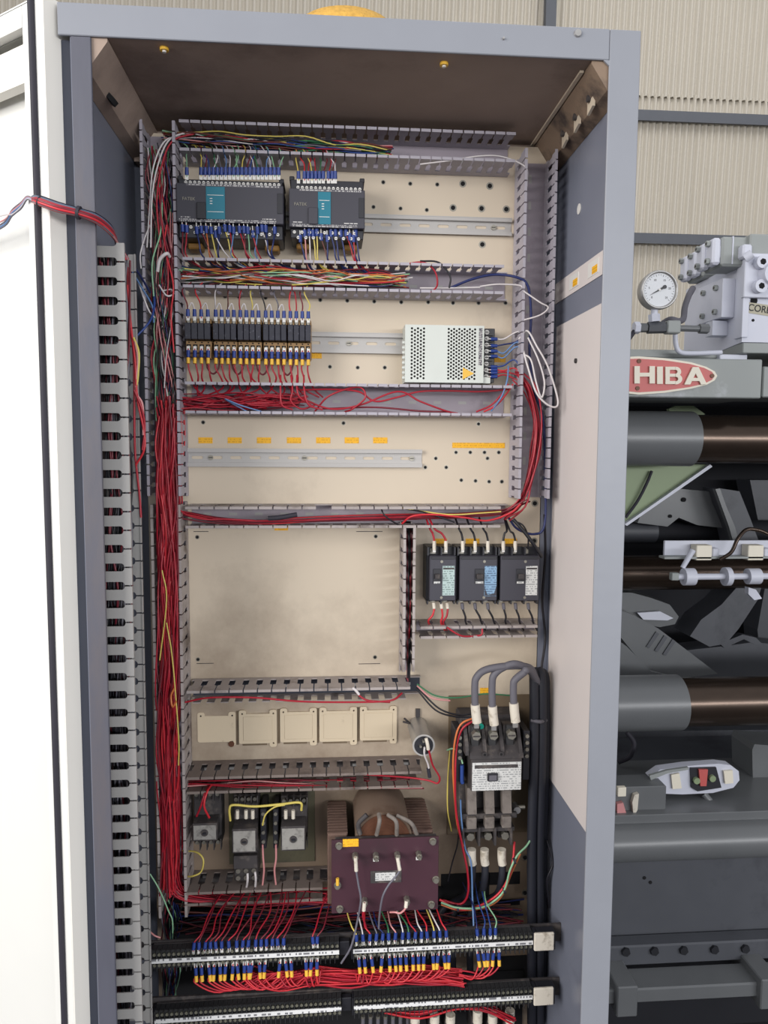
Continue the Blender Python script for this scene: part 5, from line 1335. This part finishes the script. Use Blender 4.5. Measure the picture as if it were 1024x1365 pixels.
uw([(213, 880, 1.245), (222, 800, 1.24), (216, 760, 1.24)], 'yellow', 'thin yellow wire over the crimson mass in the left duct', 0.0012)
uw([(238, 1020, 1.24), (238, 980, 1.238), (230, 880, 1.24), (222, 830, 1.24)], 'yellow', 'long yellow wire down the right edge of the left duct', 0.0012)
uw([(232, 918, 1.235), (228, 928, 1.235), (230, 942, 1.232), (235, 935, 1.232)], 'orange', 'orange-yellow wire hook in the left duct', 0.0018)

# loom from the door into the side duct
lm = thing('wire_loom', 'tied loom of red, white and blue wires crossing from the door into the cabinet', 'wires', W(45, 265, 1.03))
o = V(lm.location)
cols_ = ['bright red', 'grey', 'red', 'pink', 'maroon', 'dark blue', 'red', 'grey', 'black', 'bright red', 'grey', 'pink', 'red', 'maroon', 'pink', 'light blue']
for k, c in enumerate(cols_):
    a_ = k * 2.4
    dv, dy = 4.5 * math.sin(a_), 0.006 * math.cos(a_)
    if k == 8: dv = -6
    MB().tube([W(44, 266 + dv * .6, 1.045 + dy) - o, W(52, 268 + dv, 1.03 + dy) - o, W(78, 277 + dv, 1.025 + dy) - o, W(106, 284 + dv * .8, 1.03 + dy) - o, W(130, 293 + dv, 1.045 + dy) - o, W(148, 308 + dv, 1.07 + dy) - o, W(156 + dv * .5, 322 + dv, 1.10 + dy) - o, W(166 + dv, 346, 1.115 + dy) - o], 0.0022, n=6, sub=6).build('loom_wire', 'w_' + c, lm)
MB().cyl(W(103, 283, 1.028) - o, W(107, 284, 1.028) - o, 0.0085, n=14).build('cable_tie', 'rubber', lm)
MB().cyl(W(52, 268, 1.03) - o, W(54, 269, 1.03) - o, 0.0075, n=14).build('cable_tie', 'rubber', lm)
for k, (c, e) in enumerate((('grey', (0, 300, 1.12)), ('pink', (0, 296, 1.12)), ('light blue', (0, 303, 1.12)), ('white', (0, 288, 1.12)), ('grey', (0, 305, 1.12)))):
    MB().tube([W(44, 266 + k - 2, 1.045) - o, W(36, 262 + k, 1.06) - o, W(28, 270 + 2 * k, 1.075) - o, W(16, 280 + 2 * k, 1.095) - o, W(*e) - o, W(-60, e[1] + 20, 1.18) - o], 0.0012, n=5).build('loom_wire', 'w_' + c, lm)
MB().cyl(W(42, 260, 1.07) - o, W(42, 256, 1.07) - o, 0.003, n=8).box((W(42, 262, 1.07) - o).x - 0.004, (W(42, 262, 1.07) - o).x + 0.004, (W(42, 262, 1.07) - o).y, (W(42, 262, 1.07) - o).y + 0.004, (W(42, 262, 1.07) - o).z - 0.006, (W(42, 262, 1.07) - o).z).build('clip', 'dusty', lm)

# straw thing on the roof of the cabinet
c = W(462, 13, 1.155)
hat = thing('straw_hat', 'golden woven straw crown just showing above the top of the cabinet', 'hat', (c.x, 1.21, ZTo))
MB().cyl((0, 0, 0.0005), (0, 0, 0.004), 0.125, 0.12, n=36).build('brim', 'straw', hat)
pts = []
mb = MB()
prev = 0.085
zr = c.z - ZTo
n = 36
prof = [(0.094, 0.0041), (0.090, zr * .6), (0.078, zr * .9), (0.05, zr * .98), (0.02, zr), (0.0005, zr)]
vs = [(r_ * math.cos(2 * PI * i / n), r_ * math.sin(2 * PI * i / n), z_) for r_, z_ in prof for i in range(n)]
mb.add(vs, [(j * n + i, j * n + (i + 1) % n, (j + 1) * n + (i + 1) % n, (j + 1) * n + i) for j in range(len(prof) - 1) for i in range(n)], True)
mb.build('crown', 'straw', hat)
# ------------------------------------------------------------------ moulding machine standing behind the cabinet
mc = thing('moulding_machine', 'large grey hydraulic moulding machine with thick oily tie bars, behind the cabinet', 'machine', (1.6, 2.1, -0.25))
def mb_(mb, name, mats, label=None, parent=None):
    if parent is None:
        mb.v = [(x - 1.6, y - 2.1, z + 0.25) for x, y, z in mb.v]
        o = mb.build(name, mats, mc)
    else:
        L_ = parent['_o']
        mb.v = [(x - L_[0], y - L_[1], z - L_[2]) for x, y, z in mb.v]
        o = mb.build(name, mats, parent)
    if label: o['label'] = label
    return o
def bxw(u0, u1, v0, v1, y0, y1, c=0.002, x0=None, x1=None):
    a, b = W(u0, (v0 + v1) / 2, y0), W(u1, (v0 + v1) / 2, y0)
    um = (u0 + u1) / 2
    return MB().box(a.x if x0 is None else x0, b.x if x1 is None else x1, y0, y1, W(um, v1, y0).z, W(um, v0, y0).z, c)
def poly(pts, y, t):
    return MB().prism([(W(u, v, y).x, W(u, v, y).z) for u, v in pts], y, t)
XR_ = 3.1
X0_ = 0.62
# cross beam and its faded red plate
mb_(bxw(800, 1016, 477.5, 530, 1.95, 2.18, 0.003, x0=X0_), 'cross_beam', 'mbeam')
mb_(bxw(1017, 1100, 489, 530, 1.99, 2.18, 0.003, x1=XR_), 'cross_beam', 'mbeam')
mb_(bxw(800, 962, 466, 477, 2.02, 2.16, 0.003, x0=X0_), 'top_rail', 'mbeam')
yn = 1.9495
half = [(852, 475), (887, 477.5), (922, 483), (942, 489), (953, 495), (956.5, 501)]
half2 = [(956.5, 501), (953, 507), (942, 513), (922, 518), (887, 523.5), (852, 526)]
right = half + half2[1:]
def mir(p): return (1704 - p[0], p[1] - (852 - p[0]) * 0 - 0.0)
full = right + [(1704 - u, v - 4 * (u - 852) / 104) for u, v in right[::-1]][1:-1]
np_ = mb_(poly(full, yn - 0.008, 0.008), 'nameplate', 'cream')
np_['_o'] = (1.6, 2.1, -0.25)
def sub(mb, name, mats):
    mb.v = [(x - 1.6, y - 2.1, z + 0.25) for x, y, z in mb.v]
    return mb.build(name, mats, np_)
del np_['_o']
cxp, czp = 852, 500.5
inn = [(cxp + (u - cxp) * 0.965, czp + (v - czp) * 0.88) for u, v in full]
sub(poly(inn, yn - 0.0092, 0.0011), 'red_field', 'red_plate')
for u, v in ((850, 482), (848, 518), (947, 501.5), (757, 498)):
    q = W(u, v, yn)
    sub(MB().cyl((q.x, yn - 0.0115, q.z), (q.x, yn - 0.0092, q.z), 0.0058, n=12), 'rivet', 'copper')
def letter(strokes, u0, w_, v0, v1):
    """strokes as polygons in a unit box"""
    m = MB()
    for k, s in enumerate(strokes):
        e = 0.00008 * k
        m.prism([(W(u0 + a * w_, v1 + (v0 - v1) * b, yn).x, W(u0 + a * w_, v1 + (v0 - v1) * b, yn).z) for a, b in s], yn - 0.0150 - e, 0.0057 + e)
    return m
R4 = lambda a, b, c, d: [(a, c), (b, c), (b, d), (a, d)]
def ring(cx_, cz_, rx, rz, ix, iz, a0=0, a1=360, n=14):
    out = []
    for k in range(n):
        t0, t1 = math.radians(a0 + (a1 - a0) * k / n), math.radians(a0 + (a1 - a0) * (k + 1) / n)
        out.append([(cx_ + rx * math.cos(t0), cz_ + rz * math.sin(t0)), (cx_ + rx * math.cos(t1), cz_ + rz * math.sin(t1)), (cx_ + ix * math.cos(t1), cz_ + iz * math.sin(t1)), (cx_ + ix * math.cos(t0), cz_ + iz * math.sin(t0))])
    return out
LT = {'T': [R4(0, 1, .8, 1), R4(.38, .62, 0, .8)],
      'O': ring(.5, .5, .5, .5, .26, .3),
      'S': ring(.5, .72, .5, .28, .24, .1, 20, 270) + ring(.5, .28, .5, .28, .24, .1, -160, 90),
      'H': [R4(0, .26, 0, 1), R4(.74, 1, 0, 1), R4(.26, .74, .4, .62)],
      'I': [R4(0, 1, 0, 1)],
      'B': [R4(0, .26, 0, 1), R4(.26, .6, .82, 1), R4(.26, .6, .42, .6), R4(.26, .6, 0, .18)] + ring(.6, .71, .34, .29, .12, .11, -90, 90, 8) + ring(.6, .29, .4, .31, .16, .13, -90, 90, 8),
      'A': [[(0, 0), (.26, 0), (.63, 1), (.37, 1)], [(.74, 0), (1, 0), (.63, 1), (.37, 1)], R4(.2, .8, .2, .38)]}
for ch, u0, w_ in (('T', 756, 22), ('O', 782, 25), ('S', 811, 22), ('H', 843, 27), ('I', 873, 7.5), ('B', 884, 22), ('A', 909, 30)):
    dv = (u0 - 852) * 0.02
    sub(letter(LT[ch], u0, w_, 489 + dv, 512 + dv), 'raised_letter', 'cream')
# tie bars
def bar(v, rpx, y, ue, rs, name='tie_bar', m1='chrome', m2='mgrey', u=900):
    c = W(u, v, y)
    r = rpx * y / F
    mb_(MB().cyl((X0_, y, c.z), (XR_, y, c.z), r, n=48), name, m1)
    if ue:
        mb_(MB().cyl((X0_, y, c.z), (W(ue, v, y).x, y, c.z), rs * y / F, n=48), 'tie_bar_sleeve', m2)
bar(585, 33, 2.10, 920, 37.5)
bar(763, 24, 2.45, None, 0)
bar(708, 15, 2.60, 872, 15.5, 'push_rod', 'mvoid', 'mdark')
bar(936, 34, 2.10, 904, 38.5)
# dark body of the machine
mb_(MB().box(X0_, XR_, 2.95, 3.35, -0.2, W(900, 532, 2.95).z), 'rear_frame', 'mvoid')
mb_(MB().box(X0_, XR_, 2.19, 2.95, W(900, 531, 2.19).z + 0.02, W(900, 531, 2.19).z + 0.06), 'upper_cover', 'mdark')
mb_(poly([(1000, 640), (1100, 640), (1100, 1040), (1030, 1040), (1010, 840), (1024, 760)], 2.75, 0.1), 'inner_web', 'mdark')
mb_(poly([(833, 619), (947, 619), (833, 699)], 2.22, 0.004), 'guard_sheet', 'green_sheet', 'pale green metal sheet')
mb_(poly([(947, 619), (950, 622), (836, 701), (833, 699)], 2.20, 0.02), 'guard_edge', 'mlight')
mb_(MB().tube([W(869, 628, 2.21), W(862, 645, 2.205), (W(850, 668, 2.205)), W(834, 690, 2.21)], 0.0045, n=6), 'hose', 'rubber')
mb_(poly([(892, 545), (902, 541), (925, 541), (940, 552), (932, 560), (895, 560)], 2.5, 0.02), 'green_tab', 'green_sheet')
mb_(poly([(850, 697), (858, 678), (876, 662), (900, 651), (945, 655), (962, 668), (972, 690), (965, 704), (930, 700), (905, 690), (890, 702)], 2.5, 0.12), 'toggle_casting', 'mgrey', 'lighter grey casting')
q = W(911, 666, 2.5)
mb_(MB().cyl((q.x, 2.494, q.z), (q.x, 2.5, q.z), 0.008, n=12), 'oil_hole', 'dark')
q = W(893, 688, 2.5)
mb_(MB().cyl((q.x, 2.494, q.z), (q.x, 2.5, q.z), 0.006, n=12), 'oil_hole', 'dark')
arc_o = [(960, 651), (986, 655), (1000, 690), (1012, 722), (1019, 770), (1010, 800), (985, 838), (968, 858), (946, 862), (920, 848), (935, 826), (962, 806), (985, 780), (988, 740), (978, 700), (966, 672)]
mb_(poly(arc_o, 2.42, 0.12), 'toggle_arm', 'mdark')
mb_(poly([(954, 652), (960, 651), (968, 674), (980, 702), (990, 742), (984, 744), (972, 702)], 2.40, 0.02), 'arm_rim', 'mgrey')
# switch rail
mb_(bxw(886, 1060, 720.5, 744.5, 2.20, 2.21, 0.001, x1=XR_), 'switch_rail', 'mlight')
mb_(bxw(886, 1060, 742, 745, 2.16, 2.199, 0.001, x1=XR_), 'rail_lip', 'mbeam')
for u in (939, 1008):
    mb_(bxw(u - 10.5, u + 10.5, 727, 747, 2.16, 2.198, 0.002), 'limit_switch', 'cream', 'cream limit switch')
    mb_(bxw(u + 11, u + 20, 731, 743, 2.17, 2.198, 0.003), 'switch_gland', 'mlight')
    q = W(u - 14, 737, 2.18)
    mb_(MB().cyl((q.x, 2.175, q.z), (W(u - 10, 737, 2.18).x, 2.175, q.z), 0.008, n=12), 'switch_gland', 'mbeam')
mb_(MB().tube([W(960, 746, 2.15), W(975, 736, 2.14), W(984, 718, 2.14), W(996, 706, 2.15), W(1012, 707, 2.15), W(1030, 714, 2.15), W(1050, 716, 2.16)], 0.006, n=8), 'switch_cable', 'chrome', 'brown cable')
mb_(MB().cyl(W(924, 733, 2.14), W(910, 757, 2.14), 0.009, 0.007, n=12), 'switch_lever', 'mlight')
# limit rod with collars
q = W(900, 769, 2.13)
mb_(MB().cyl((q.x, 2.13, q.z), (XR_, 2.13, q.z), 0.0095, n=16), 'limit_rod', 'mlight')
for u, r_, w_ in ((918, 0.026, 14), (969, 0.028, 7), (1004, 0.024, 16)):
    a, b = W(u - w_ / 2, 769, 2.13), W(u + w_ / 2, 769, 2.13)
    mb_(MB().cyl((a.x, 2.13, q.z), (b.x, 2.13, q.z), r_, n=20), 'rod_collar', 'mlight')
mb_(bxw(896, 906, 764, 774, 2.12, 2.14, 0.002), 'rod_end', 'mbeam')
mb_(poly([(998, 783), (1008, 786), (1016, 798), (1006, 800), (998, 792)], 2.15, 0.02), 'rod_tab', 'mlight')
# lower links
mb_(poly([(820, 790), (842, 790), (868, 797), (893, 806), (905, 822), (900, 832), (880, 836), (846, 830), (820, 815)], 2.46, 0.1), 'link_head', 'mgrey')
mb_(poly([(850, 817), (880, 815), (898, 824), (890, 827), (858, 826)], 2.44, 0.01), 'link_lip', 'mlight')
mb_(poly([(820, 812), (845, 820), (878, 838), (915, 866), (957, 898), (900, 905), (868, 897), (846, 872), (828, 850), (820, 830)], 2.34, 0.1), 'toggle_link', 'mgrey')
for k in range(3):
    u, v = 862 + 11 * k, 862 + 5 * k
    mb_(poly([(u, v), (u + 4, v + 2), (u + 17, v - 17), (u + 13, v - 20)], 2.335, 0.0045), 'link_rib', 'mdark')
mb_(poly([(820, 850), (836, 862), (868, 895), (900, 903), (820, 903)], 2.30, 0.02), 'link_plate', 'mgrey')
mb_(poly([(905, 868), (960, 862), (1005, 856), (1100, 866), (1100, 905), (930, 905)], 2.6, 0.1), 'rear_casting', 'mdark')
mb_(poly([(960, 858), (990, 846), (1008, 850), (1016, 858), (1008, 860), (992, 852), (966, 864)], 2.45, 0.03), 'linkage_bar', 'mdark')
# below the lowest tie bar
mb_(poly([(820, 975), (1100, 972), (1100, 1010), (820, 1050)], 2.7, 0.05), 'back_panel', 'mdark')
mb_(MB().tube([W(836, 976, 2.25), W(845, 990, 2.24), W(840, 1008, 2.24), (W(824, 1016, 2.25))], 0.008, n=8), 'hose', 'rubber')
mb_(poly([(1003, 1000), (1006, 992), (1100, 1000), (1100, 1060), (1024, 1055), (1004, 1046)], 2.15, 0.12), 'corner_block', 'mgrey')
sw = mb_(poly([(866, 1036), (880, 1026), (916, 1021), (958, 1018), (974, 1020), (985, 1028), (986, 1040), (978, 1050), (950, 1057), (910, 1059), (886, 1058)], 2.02, 0.03), 'indicator_housing', 'mlight', 'lens-shaped pale housing')
def sub2(mb, name, mats):
    mb.v = [(x - 1.6, y - 2.1, z + 0.25) for x, y, z in mb.v]
    return mb.build(name, mats, sw)
sub2(poly([(921, 1024), (955, 1023), (962, 1050), (930, 1055), (922, 1050)], 2.013, 0.0065), 'dark_field', 'black')
sub2(poly([(932, 1026), (944, 1026), (942, 1048), (934, 1048)], 2.006, 0.0065), 'red_lamp', 'red_plate')
for u, v in ((928, 1040), (949, 1037)):
    q = W(u, v, 2.01)
    sub2(MB().cyl((q.x, 2.003, q.z), (q.x, 2.0125, q.z), 0.0095, n=12), 'green_lamp', 'green_sheet')
sub2(poly([(895, 1033), (906, 1031), (909, 1051), (897, 1052)], 2.012, 0.007), 'paper_tag', 'cream')
sub2(poly([(965, 1028), (977, 1027), (978, 1044), (967, 1045)], 2.012, 0.007), 'paper_tag', 'cream')
mb_(poly([(866, 1034), (890, 1027), (918, 1023), (918, 1026), (890, 1031), (868, 1040)], 2.01, 0.009), 'housing_edge', 'mbeam')
mb_(MB().tube([W(938, 1058, 2.03), W(948, 1070, 2.02), W(955, 1076, 2.03)], 0.011, n=8), 'conduit', 'mgrey')
mb_(bxw(800, 888, 1049, 1085, 1.97, 2.05, 0.002, x0=X0_), 'bracket_block', 'mgrey')
mb_(bxw(824, 835, 1050, 1062, 1.955, 1.969, 0.001), 'small_tag', 'cream')
mb_(poly([(823, 1072), (831, 1070), (835, 1084), (828, 1094), (823, 1088)], 1.955, 0.014), 'paper_tag', 'w_pink')
mb_(poly([(846, 1060), (852, 1058), (850, 1080), (845, 1088), (843, 1070)], 1.955, 0.014), 'bolt_clip', 'offwhite')
mb_(bxw(800, 1060, 1073, 1083, 2.02, 2.3, 0.002, x0=X0_, x1=XR_), 'guide_rail', 'mbeam')
mb_(bxw(800, 1060, 1084, 1097, 1.94, 2.3, 0.002, x0=X0_, x1=XR_), 'guide_rail', 'mgrey')
# bed with rounded top edge
yb = 1.88
zc1, zc0 = W(920, 1112, yb).z, W(920, 1158, yb).z
mb_(MB().cyl((X0_, yb + 0.062, (zc1 + zc0) / 2), (XR_, yb + 0.062, (zc1 + zc0) / 2), (zc1 - zc0) / 2 + 0.004, n=40), 'bed_nosing', 'mgrey')
mb_(MB().box(X0_, XR_, yb + 0.03, 2.8, W(920, 1302, yb).z, (zc1 + zc0) / 2 - 0.01, 0.003), 'bed_panel', 'mdark')
bz = W(920, 1302, yb).z
mb_(MB().box(X0_, XR_, yb - 0.02, yb + 0.028, W(900, 1278, yb).z, W(900, 1252, yb).z, 0.004), 'bed_flange', 'mdark')
mb_(MB().box(X0_, XR_, yb - 0.10, yb - 0.02, W(900, 1335, yb - .1).z, W(900, 1316, yb - .1).z, 0.004), 'base_rail', 'mgrey')
for u in (820, 1010):
    a = W(u, 1300, yb - .1)
    mb_(MB().box(a.x, a.x + 0.055, yb - 0.12, yb + 0.028, W(900, 1345, yb - .1).z, W(900, 1270, yb).z, 0.003), 'base_foot', 'mgrey')
for u, v in ((834, 1268), (872, 1267), (911, 1266), (952, 1265), (993, 1264)):
    q = W(u, v, yb - 0.021)
    mb_(MB().hexp((q.x, yb - 0.028, q.z), (q.x, yb - 0.0201, q.z), 0.012), 'flange_bolt', 'mvoid')
for u, v in ((859, 1170), (867, 1176)):
    q = W(u, v, yb + 0.03)
    mb_(MB().cyl((q.x, yb + 0.0285, q.z), (q.x, yb + 0.0299, q.z), 0.005, n=10), 'panel_hole', 'dark')
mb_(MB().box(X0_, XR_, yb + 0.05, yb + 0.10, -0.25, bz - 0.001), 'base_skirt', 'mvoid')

# ------------------------------------------------------------------ hydraulic block on top of the machine
yv = 1.985
hb = thing('hydraulic_block', 'pale grey hydraulic valve block with bolted end caps on top of the machine', 'valve block', W(989, 456, yv))
o = V(hb.location)
def hbm(mb, name, mats, label=None, smooth=False):
    mb.v = [tuple(V(p) - o) for p in mb.v]
    b = mb.build(name, mats, hb)
    if label: b['label'] = label
    return b
XB = o.x
zt_ = W(989, 345, yv).z
zl = W(989, 456, yv).z
hbm(MB().prism([(yv, zl), (2.32, zl - 0.03), (2.32, zt_ - 0.012), (yv, zt_)], XB, 0.5, 'x'), 'manifold', 'mlight')
hbm(MB().box(XB - 0.006, XB + 0.012, yv - 0.008, yv + 0.03, zl + 0.012, zt_ + 0.012, 0.001), 'corner_strip', 'mlight')
hbm(MB().box(XB + 0.002, XB + 0.5, yv - 0.004, 2.30, zl - 0.03, zl - 0.002, 0.002), 'base_plate', 'mbeam')
hbm(MB().box(XB - 0.05, XB + 0.03, yv + 0.02, 2.25, zl - 0.060, zl - 0.031, 0.002), 'stand', 'mlight')
def boltset(x, pts, r=0.007, face='x'):
    for y_, z_ in pts:
        if face == 'x':
            hbm(MB().hexp((x - 0.010, y_, z_), (x - 0.0002, y_, z_), r).m(1).cyl((x - 0.0105, y_, z_), (x - 0.0099, y_, z_), r * .5, n=6), 'cap_screw', ['mbeam', 'dusty'])
        else:
            hbm(MB().cyl((y_, x - 0.020, z_), (y_, x - 0.0002, z_), r, n=18).m(1).hexp((y_, x - 0.0205, z_), (y_, x - 0.0199, z_), r * .5), 'socket_screw', ['mlight', 'dark'])
# two valve cartridges lying on top, end caps facing left
def valve(uf, y0, y1, v0, v1, length, cap):
    x0 = W(uf, (v0 + v1) / 2, y0).x
    zt2, zb2 = W(uf, v0, y0).z, W(uf, v1, y0).z
    hbm(MB().box(x0 + 0.012, x0 + length, y0, y1, zb2, zt2, 0.006), 'valve_body', 'mbeam')
    for (ya, yb2) in ((y0 + 0.002, y0 + (y1 - y0) * .42), (y0 + (y1 - y0) * .58, y1 - 0.002)):
        hbm(MB().box(x0 - 0.012, x0 + 0.0119, ya, yb2, zb2 + 0.004, zt2 - 0.003, 0.006), 'end_cap', 'mlight')
    hbm(MB().box(x0 - 0.004, x0 + 0.0118, y0 + 0.004, y1 - 0.004, zb2 + 0.02, zt2 - 0.022, 0.003), 'end_cap_bridge', 'mlight')
    h_ = zt2 - zb2
    boltset(x0 - 0.0122, [(y0 + (y1 - y0) * a_, zb2 + h_ * b_) for a_ in (.22, .78) for b_ in (.2, .8)], 0.0085)
    return x0, zt2, zb2
valve(957, 1.99, 2.09, 314.5, 354, 0.36, 1)
valve(932, 2.17, 2.27, 332, 369, 0.30, 1)
x_ = W(976, 335, 1.99).x
hbm(MB().box(x_, x_ + 0.003, 1.988, 2.0895, W(976, 352, 1.99).z, W(976, 315, 1.99).z), 'body_joint', 'mlight')
hbm(bxw(1000, 1060, 312, 348, 1.975, 2.08, 0.004), 'solenoid', 'mbeam')
hbm(bxw(991, 1004, 325, 344, 1.965, 2.0, 0.005), 'plug_connector', 'mlight')
hbm(MB().cyl(W(1003, 338, 1.94), W(993, 345, 1.95), 0.012, n=14), 'conduit_nut', 'mlight')
# side block with four screws
xs0, xs1 = W(963, 398, 2.03).x, XB
hbm(MB().box(xs0, xs1 - 0.0002, 2.03, 2.17, W(975, 423, 2.03).z, W(975, 371, 2.03).z, 0.001), 'side_block', 'mlight')
zA, zB = W(963, 383, 2.05).z, W(963, 415, 2.05).z
boltset(xs0, [(2.06, zA), (2.13, zA), (2.06, zB), (2.13, zB)], 0.008)
hbm(MB().box(W(950, 438, 2.06).x, XB - 0.0002, 2.06, 2.10, W(950, 447, 2.06).z, W(950, 427, 2.06).z, 0.001), 'pipe_boss', 'mlight')
# front flange with socket screws and the taped note
hbm(bxw(993, 1060, 338, 397, yv - 0.016, yv - 0.0002, 0.002), 'front_flange', 'mlight')
for u, v in ((1012, 351), (1010, 383), (1062, 351)):
    q = W(u, v, yv - 0.016)
    boltset(yv - 0.016, [(q.x, q.z)], 0.0175, 'y')
q = W(1030, 366, yv - 0.03)
hbm(MB().cyl((q.x, yv - 0.045, q.z), (q.x, yv - 0.0162, q.z), 0.030, 0.034, n=24), 'pipe_flange', 'mlight')
hbm(poly([(992, 402), (1044, 409), (1043, 424), (991, 416)], yv - 0.0016, 0.0014), 'taped_note', 'paper')
q = W(997, 411.5, yv - 0.0022)
tm = text_mesh('handwriting', 'CORE 3P', 0.026, 'ink', hb, tuple(V((q.x, yv - 0.0022, q.z - 0.004)) - o), 0.0002, 0.0002, sx=0.95)
tm.rotation_euler = (PI / 2, math.radians(7), 0)
q = W(1005, 401, yv)
hbm(MB().cyl((q.x, yv - 0.0015, q.z), (q.x, yv - 0.0002, q.z), 0.010, n=14), 'port_hole', 'dark')
q = W(1004, 427, yv)
hbm(MB().cyl((q.x, yv - 0.0010, q.z), (q.x, yv - 0.0002, q.z), 0.004, n=10), 'drain_hole', 'dark')

# ------------------------------------------------------------------ pressure gauge and its pipe
yg = 1.93
c = W(879, 386.5, yg)
pg = thing('pressure_gauge', 'round chrome-rimmed pressure gauge with a white dial, left of the valve block', 'gauge', c)
R = 25.5 * yg / F
MB().cyl((0, 0, 0), (0, 0.028, 0), R * .97, n=40).build('case', 'steel', pg)
m = MB()
n = 48
prof = [(R * .86, -0.001), (R * .90, -0.006), (R * .97, -0.007), (R * 1.02, -0.002), (R * 1.02, 0.006)]
vs = [(r_ * math.cos(2 * PI * i / n), y_, r_ * math.sin(2 * PI * i / n)) for r_, y_ in prof for i in range(n)]
m.add(vs, [(j * n + i, j * n + (i + 1) % n, (j + 1) * n + (i + 1) % n, (j + 1) * n + i) for j in range(len(prof) - 1) for i in range(n)], True)
m.build('rim', 'steel', pg)
MB().cyl((0, -0.0008, 0), (0, -0.0001, 0), R * .87, n=40).build('dial', 'dial', pg)
m = MB()
for k in range(28):
    a_ = math.radians(225 - 270 * k / 27)
    ra, rb_ = (R * .70, R * .80) if k % 3 == 0 else (R * .75, R * .80)
    d_, e_ = V((math.cos(a_), 0, math.sin(a_))), V((-math.sin(a_), 0, math.cos(a_))) * 0.0005
    m.add([d_ * ra - e_, d_ * rb_ - e_, d_ * rb_ + e_, d_ * ra + e_], [(0, 1, 2, 3)])
m.v = [(x, -0.0012, z) for x, y, z in m.v]
sc_ = m.build('scale_marks', 'ink', pg)
sc_['kind'] = 'stuff'
for k, s_ in enumerate(('0', '5', '10', '15', '20', '25')):
    a_ = math.radians(225 - 54 * k)
    text_mesh('numeral', s_, 0.0075, 'ink', pg, (R * .56 * math.cos(a_) , -0.0012, R * .56 * math.sin(a_) - 0.0025), 0.0001, align='CENTER')
dn = V((-0.80, 0, -0.45)).normalized()
pn = V((-dn.z, 0, dn.x))
MB().prism([((-dn * .014 + pn * .0032).x, (-dn * .014 + pn * .0032).z), ((dn * R * .62).x, (dn * R * .62).z), ((-dn * .014 - pn * .0032).x, (-dn * .014 - pn * .0032).z)], -0.0026, 0.0008).build('needle', 'black', pg)
MB().cyl((-dn * .016) + V((0, -0.003, 0)), (-dn * .016) + V((0, -0.0018, 0)), 0.005, n=12).build('needle_tail', 'black', pg)
MB().cyl((0, -0.004, 0), (0, -0.0008, 0), 0.0032, n=12).build('hub', 'white', pg)
def gl(u, v, y=yg): return W(u, v, y) - c
MB().cyl(gl(873, 411, yg + .012), gl(872, 421, yg + .012), 0.009, n=12).build('stem', 'mlight', pg)
MB().hexp(gl(872, 419, yg + .012), gl(872.5, 429, yg + .012), 0.015).build('stem_nut', 'mlight', pg)
pf = thing('pipe_fitting', 'horizontal steel pipe fitting that carries the gauge beside the valve block', 'pipe', W(872, 437, yg + .012))
c2 = V(pf.location)
def pl(u, v, y=yg + .012): return W(u, v, y) - c2
MB().hexp(pl(845, 437), pl(852, 437), 0.016).build('end_nut', 'mlight', pf)
MB().hexp(pl(853, 437), pl(862, 437), 0.012).build('nut', 'mgrey', pf)
MB().hexp(pl(863, 437), pl(886, 436.5), 0.0155).build('nut', 'mdark', pf)
MB().box(pl(887, 436).x, pl(905, 436).x, -0.014, 0.014, pl(887, 445).z, pl(887, 428).z, 0.003).build('elbow_block', 'mbeam', pf)
MB().cyl(pl(905.5, 437.5), pl(943, 438.5), 0.0085, n=16).build('pipe', 'mgrey', pf)
MB().hexp(pl(932, 438), pl(944, 438.5), 0.013).build('nut', 'mgrey', pf)
MB().tube([pl(846, 441), pl(842, 447), pl(838, 452), pl(826, 462)], 0.006, n=8).build('hose_tail', 'rubber', pf)
hs_ = MB().tube([W(884, 431, 2.0), W(894, 426, 1.98), W(904, 428, 1.98), W(911, 425, 2.0), W(913, 410, 2.02), W(918, 395, 2.03), W(924, 384, 2.05)], 0.0085, n=10, sub=8).build('hydraulic_hose', 'cable')
tag(hs_, 'grey rubber hose curving up behind the pipe fitting', 'hose')
hs_ = MB().tube([W(900, 446, 1.975), W(901, 458, 1.975), W(905, 468, 1.975), W(918, 471, 1.975), W(962, 470, 1.975)], 0.0065, n=10, sub=8).build('hydraulic_pipe', 'mlight')
tag(hs_, 'thin pale steel pipe bending below the gauge along the valve block', 'pipe')

# ------------------------------------------------------------------ labels of look-alikes get their place in the row
ORD = ['leftmost', 'second', 'third', 'fourth', 'fifth', 'sixth', 'seventh', 'eighth', 'ninth', 'tenth', 'eleventh', 'twelfth', 'thirteenth', 'fourteenth', 'fifteenth', 'sixteenth', 'seventeenth', 'eighteenth', 'nineteenth', 'twentieth']
byl = {}
for o_ in SC.objects:
    if o_.parent is None and o_.get('group') and o_.get('label') and 'strips' not in o_['group']:
        byl.setdefault(o_['label'], []).append(o_)
for lb, lst in byl.items():
    if 1 < len(lst) <= 20:
        lst.sort(key=lambda q_: q_.location.x)
        for k, o_ in enumerate(lst):
            t_ = lb + (', leftmost such' if k == 0 else ', rightmost such' if k == len(lst) - 1 else ', %s such from left' % ORD[k])
            if len(t_.replace('-', ' ').split()) <= 16:
                o_['label'] = t_

# ------------------------------------------------------------------ everything was laid out with the floor at -0.25: lift it so the floor is at zero
for o_ in list(SC.objects):
    if o_.parent is None:
        o_.location.z += 0.25
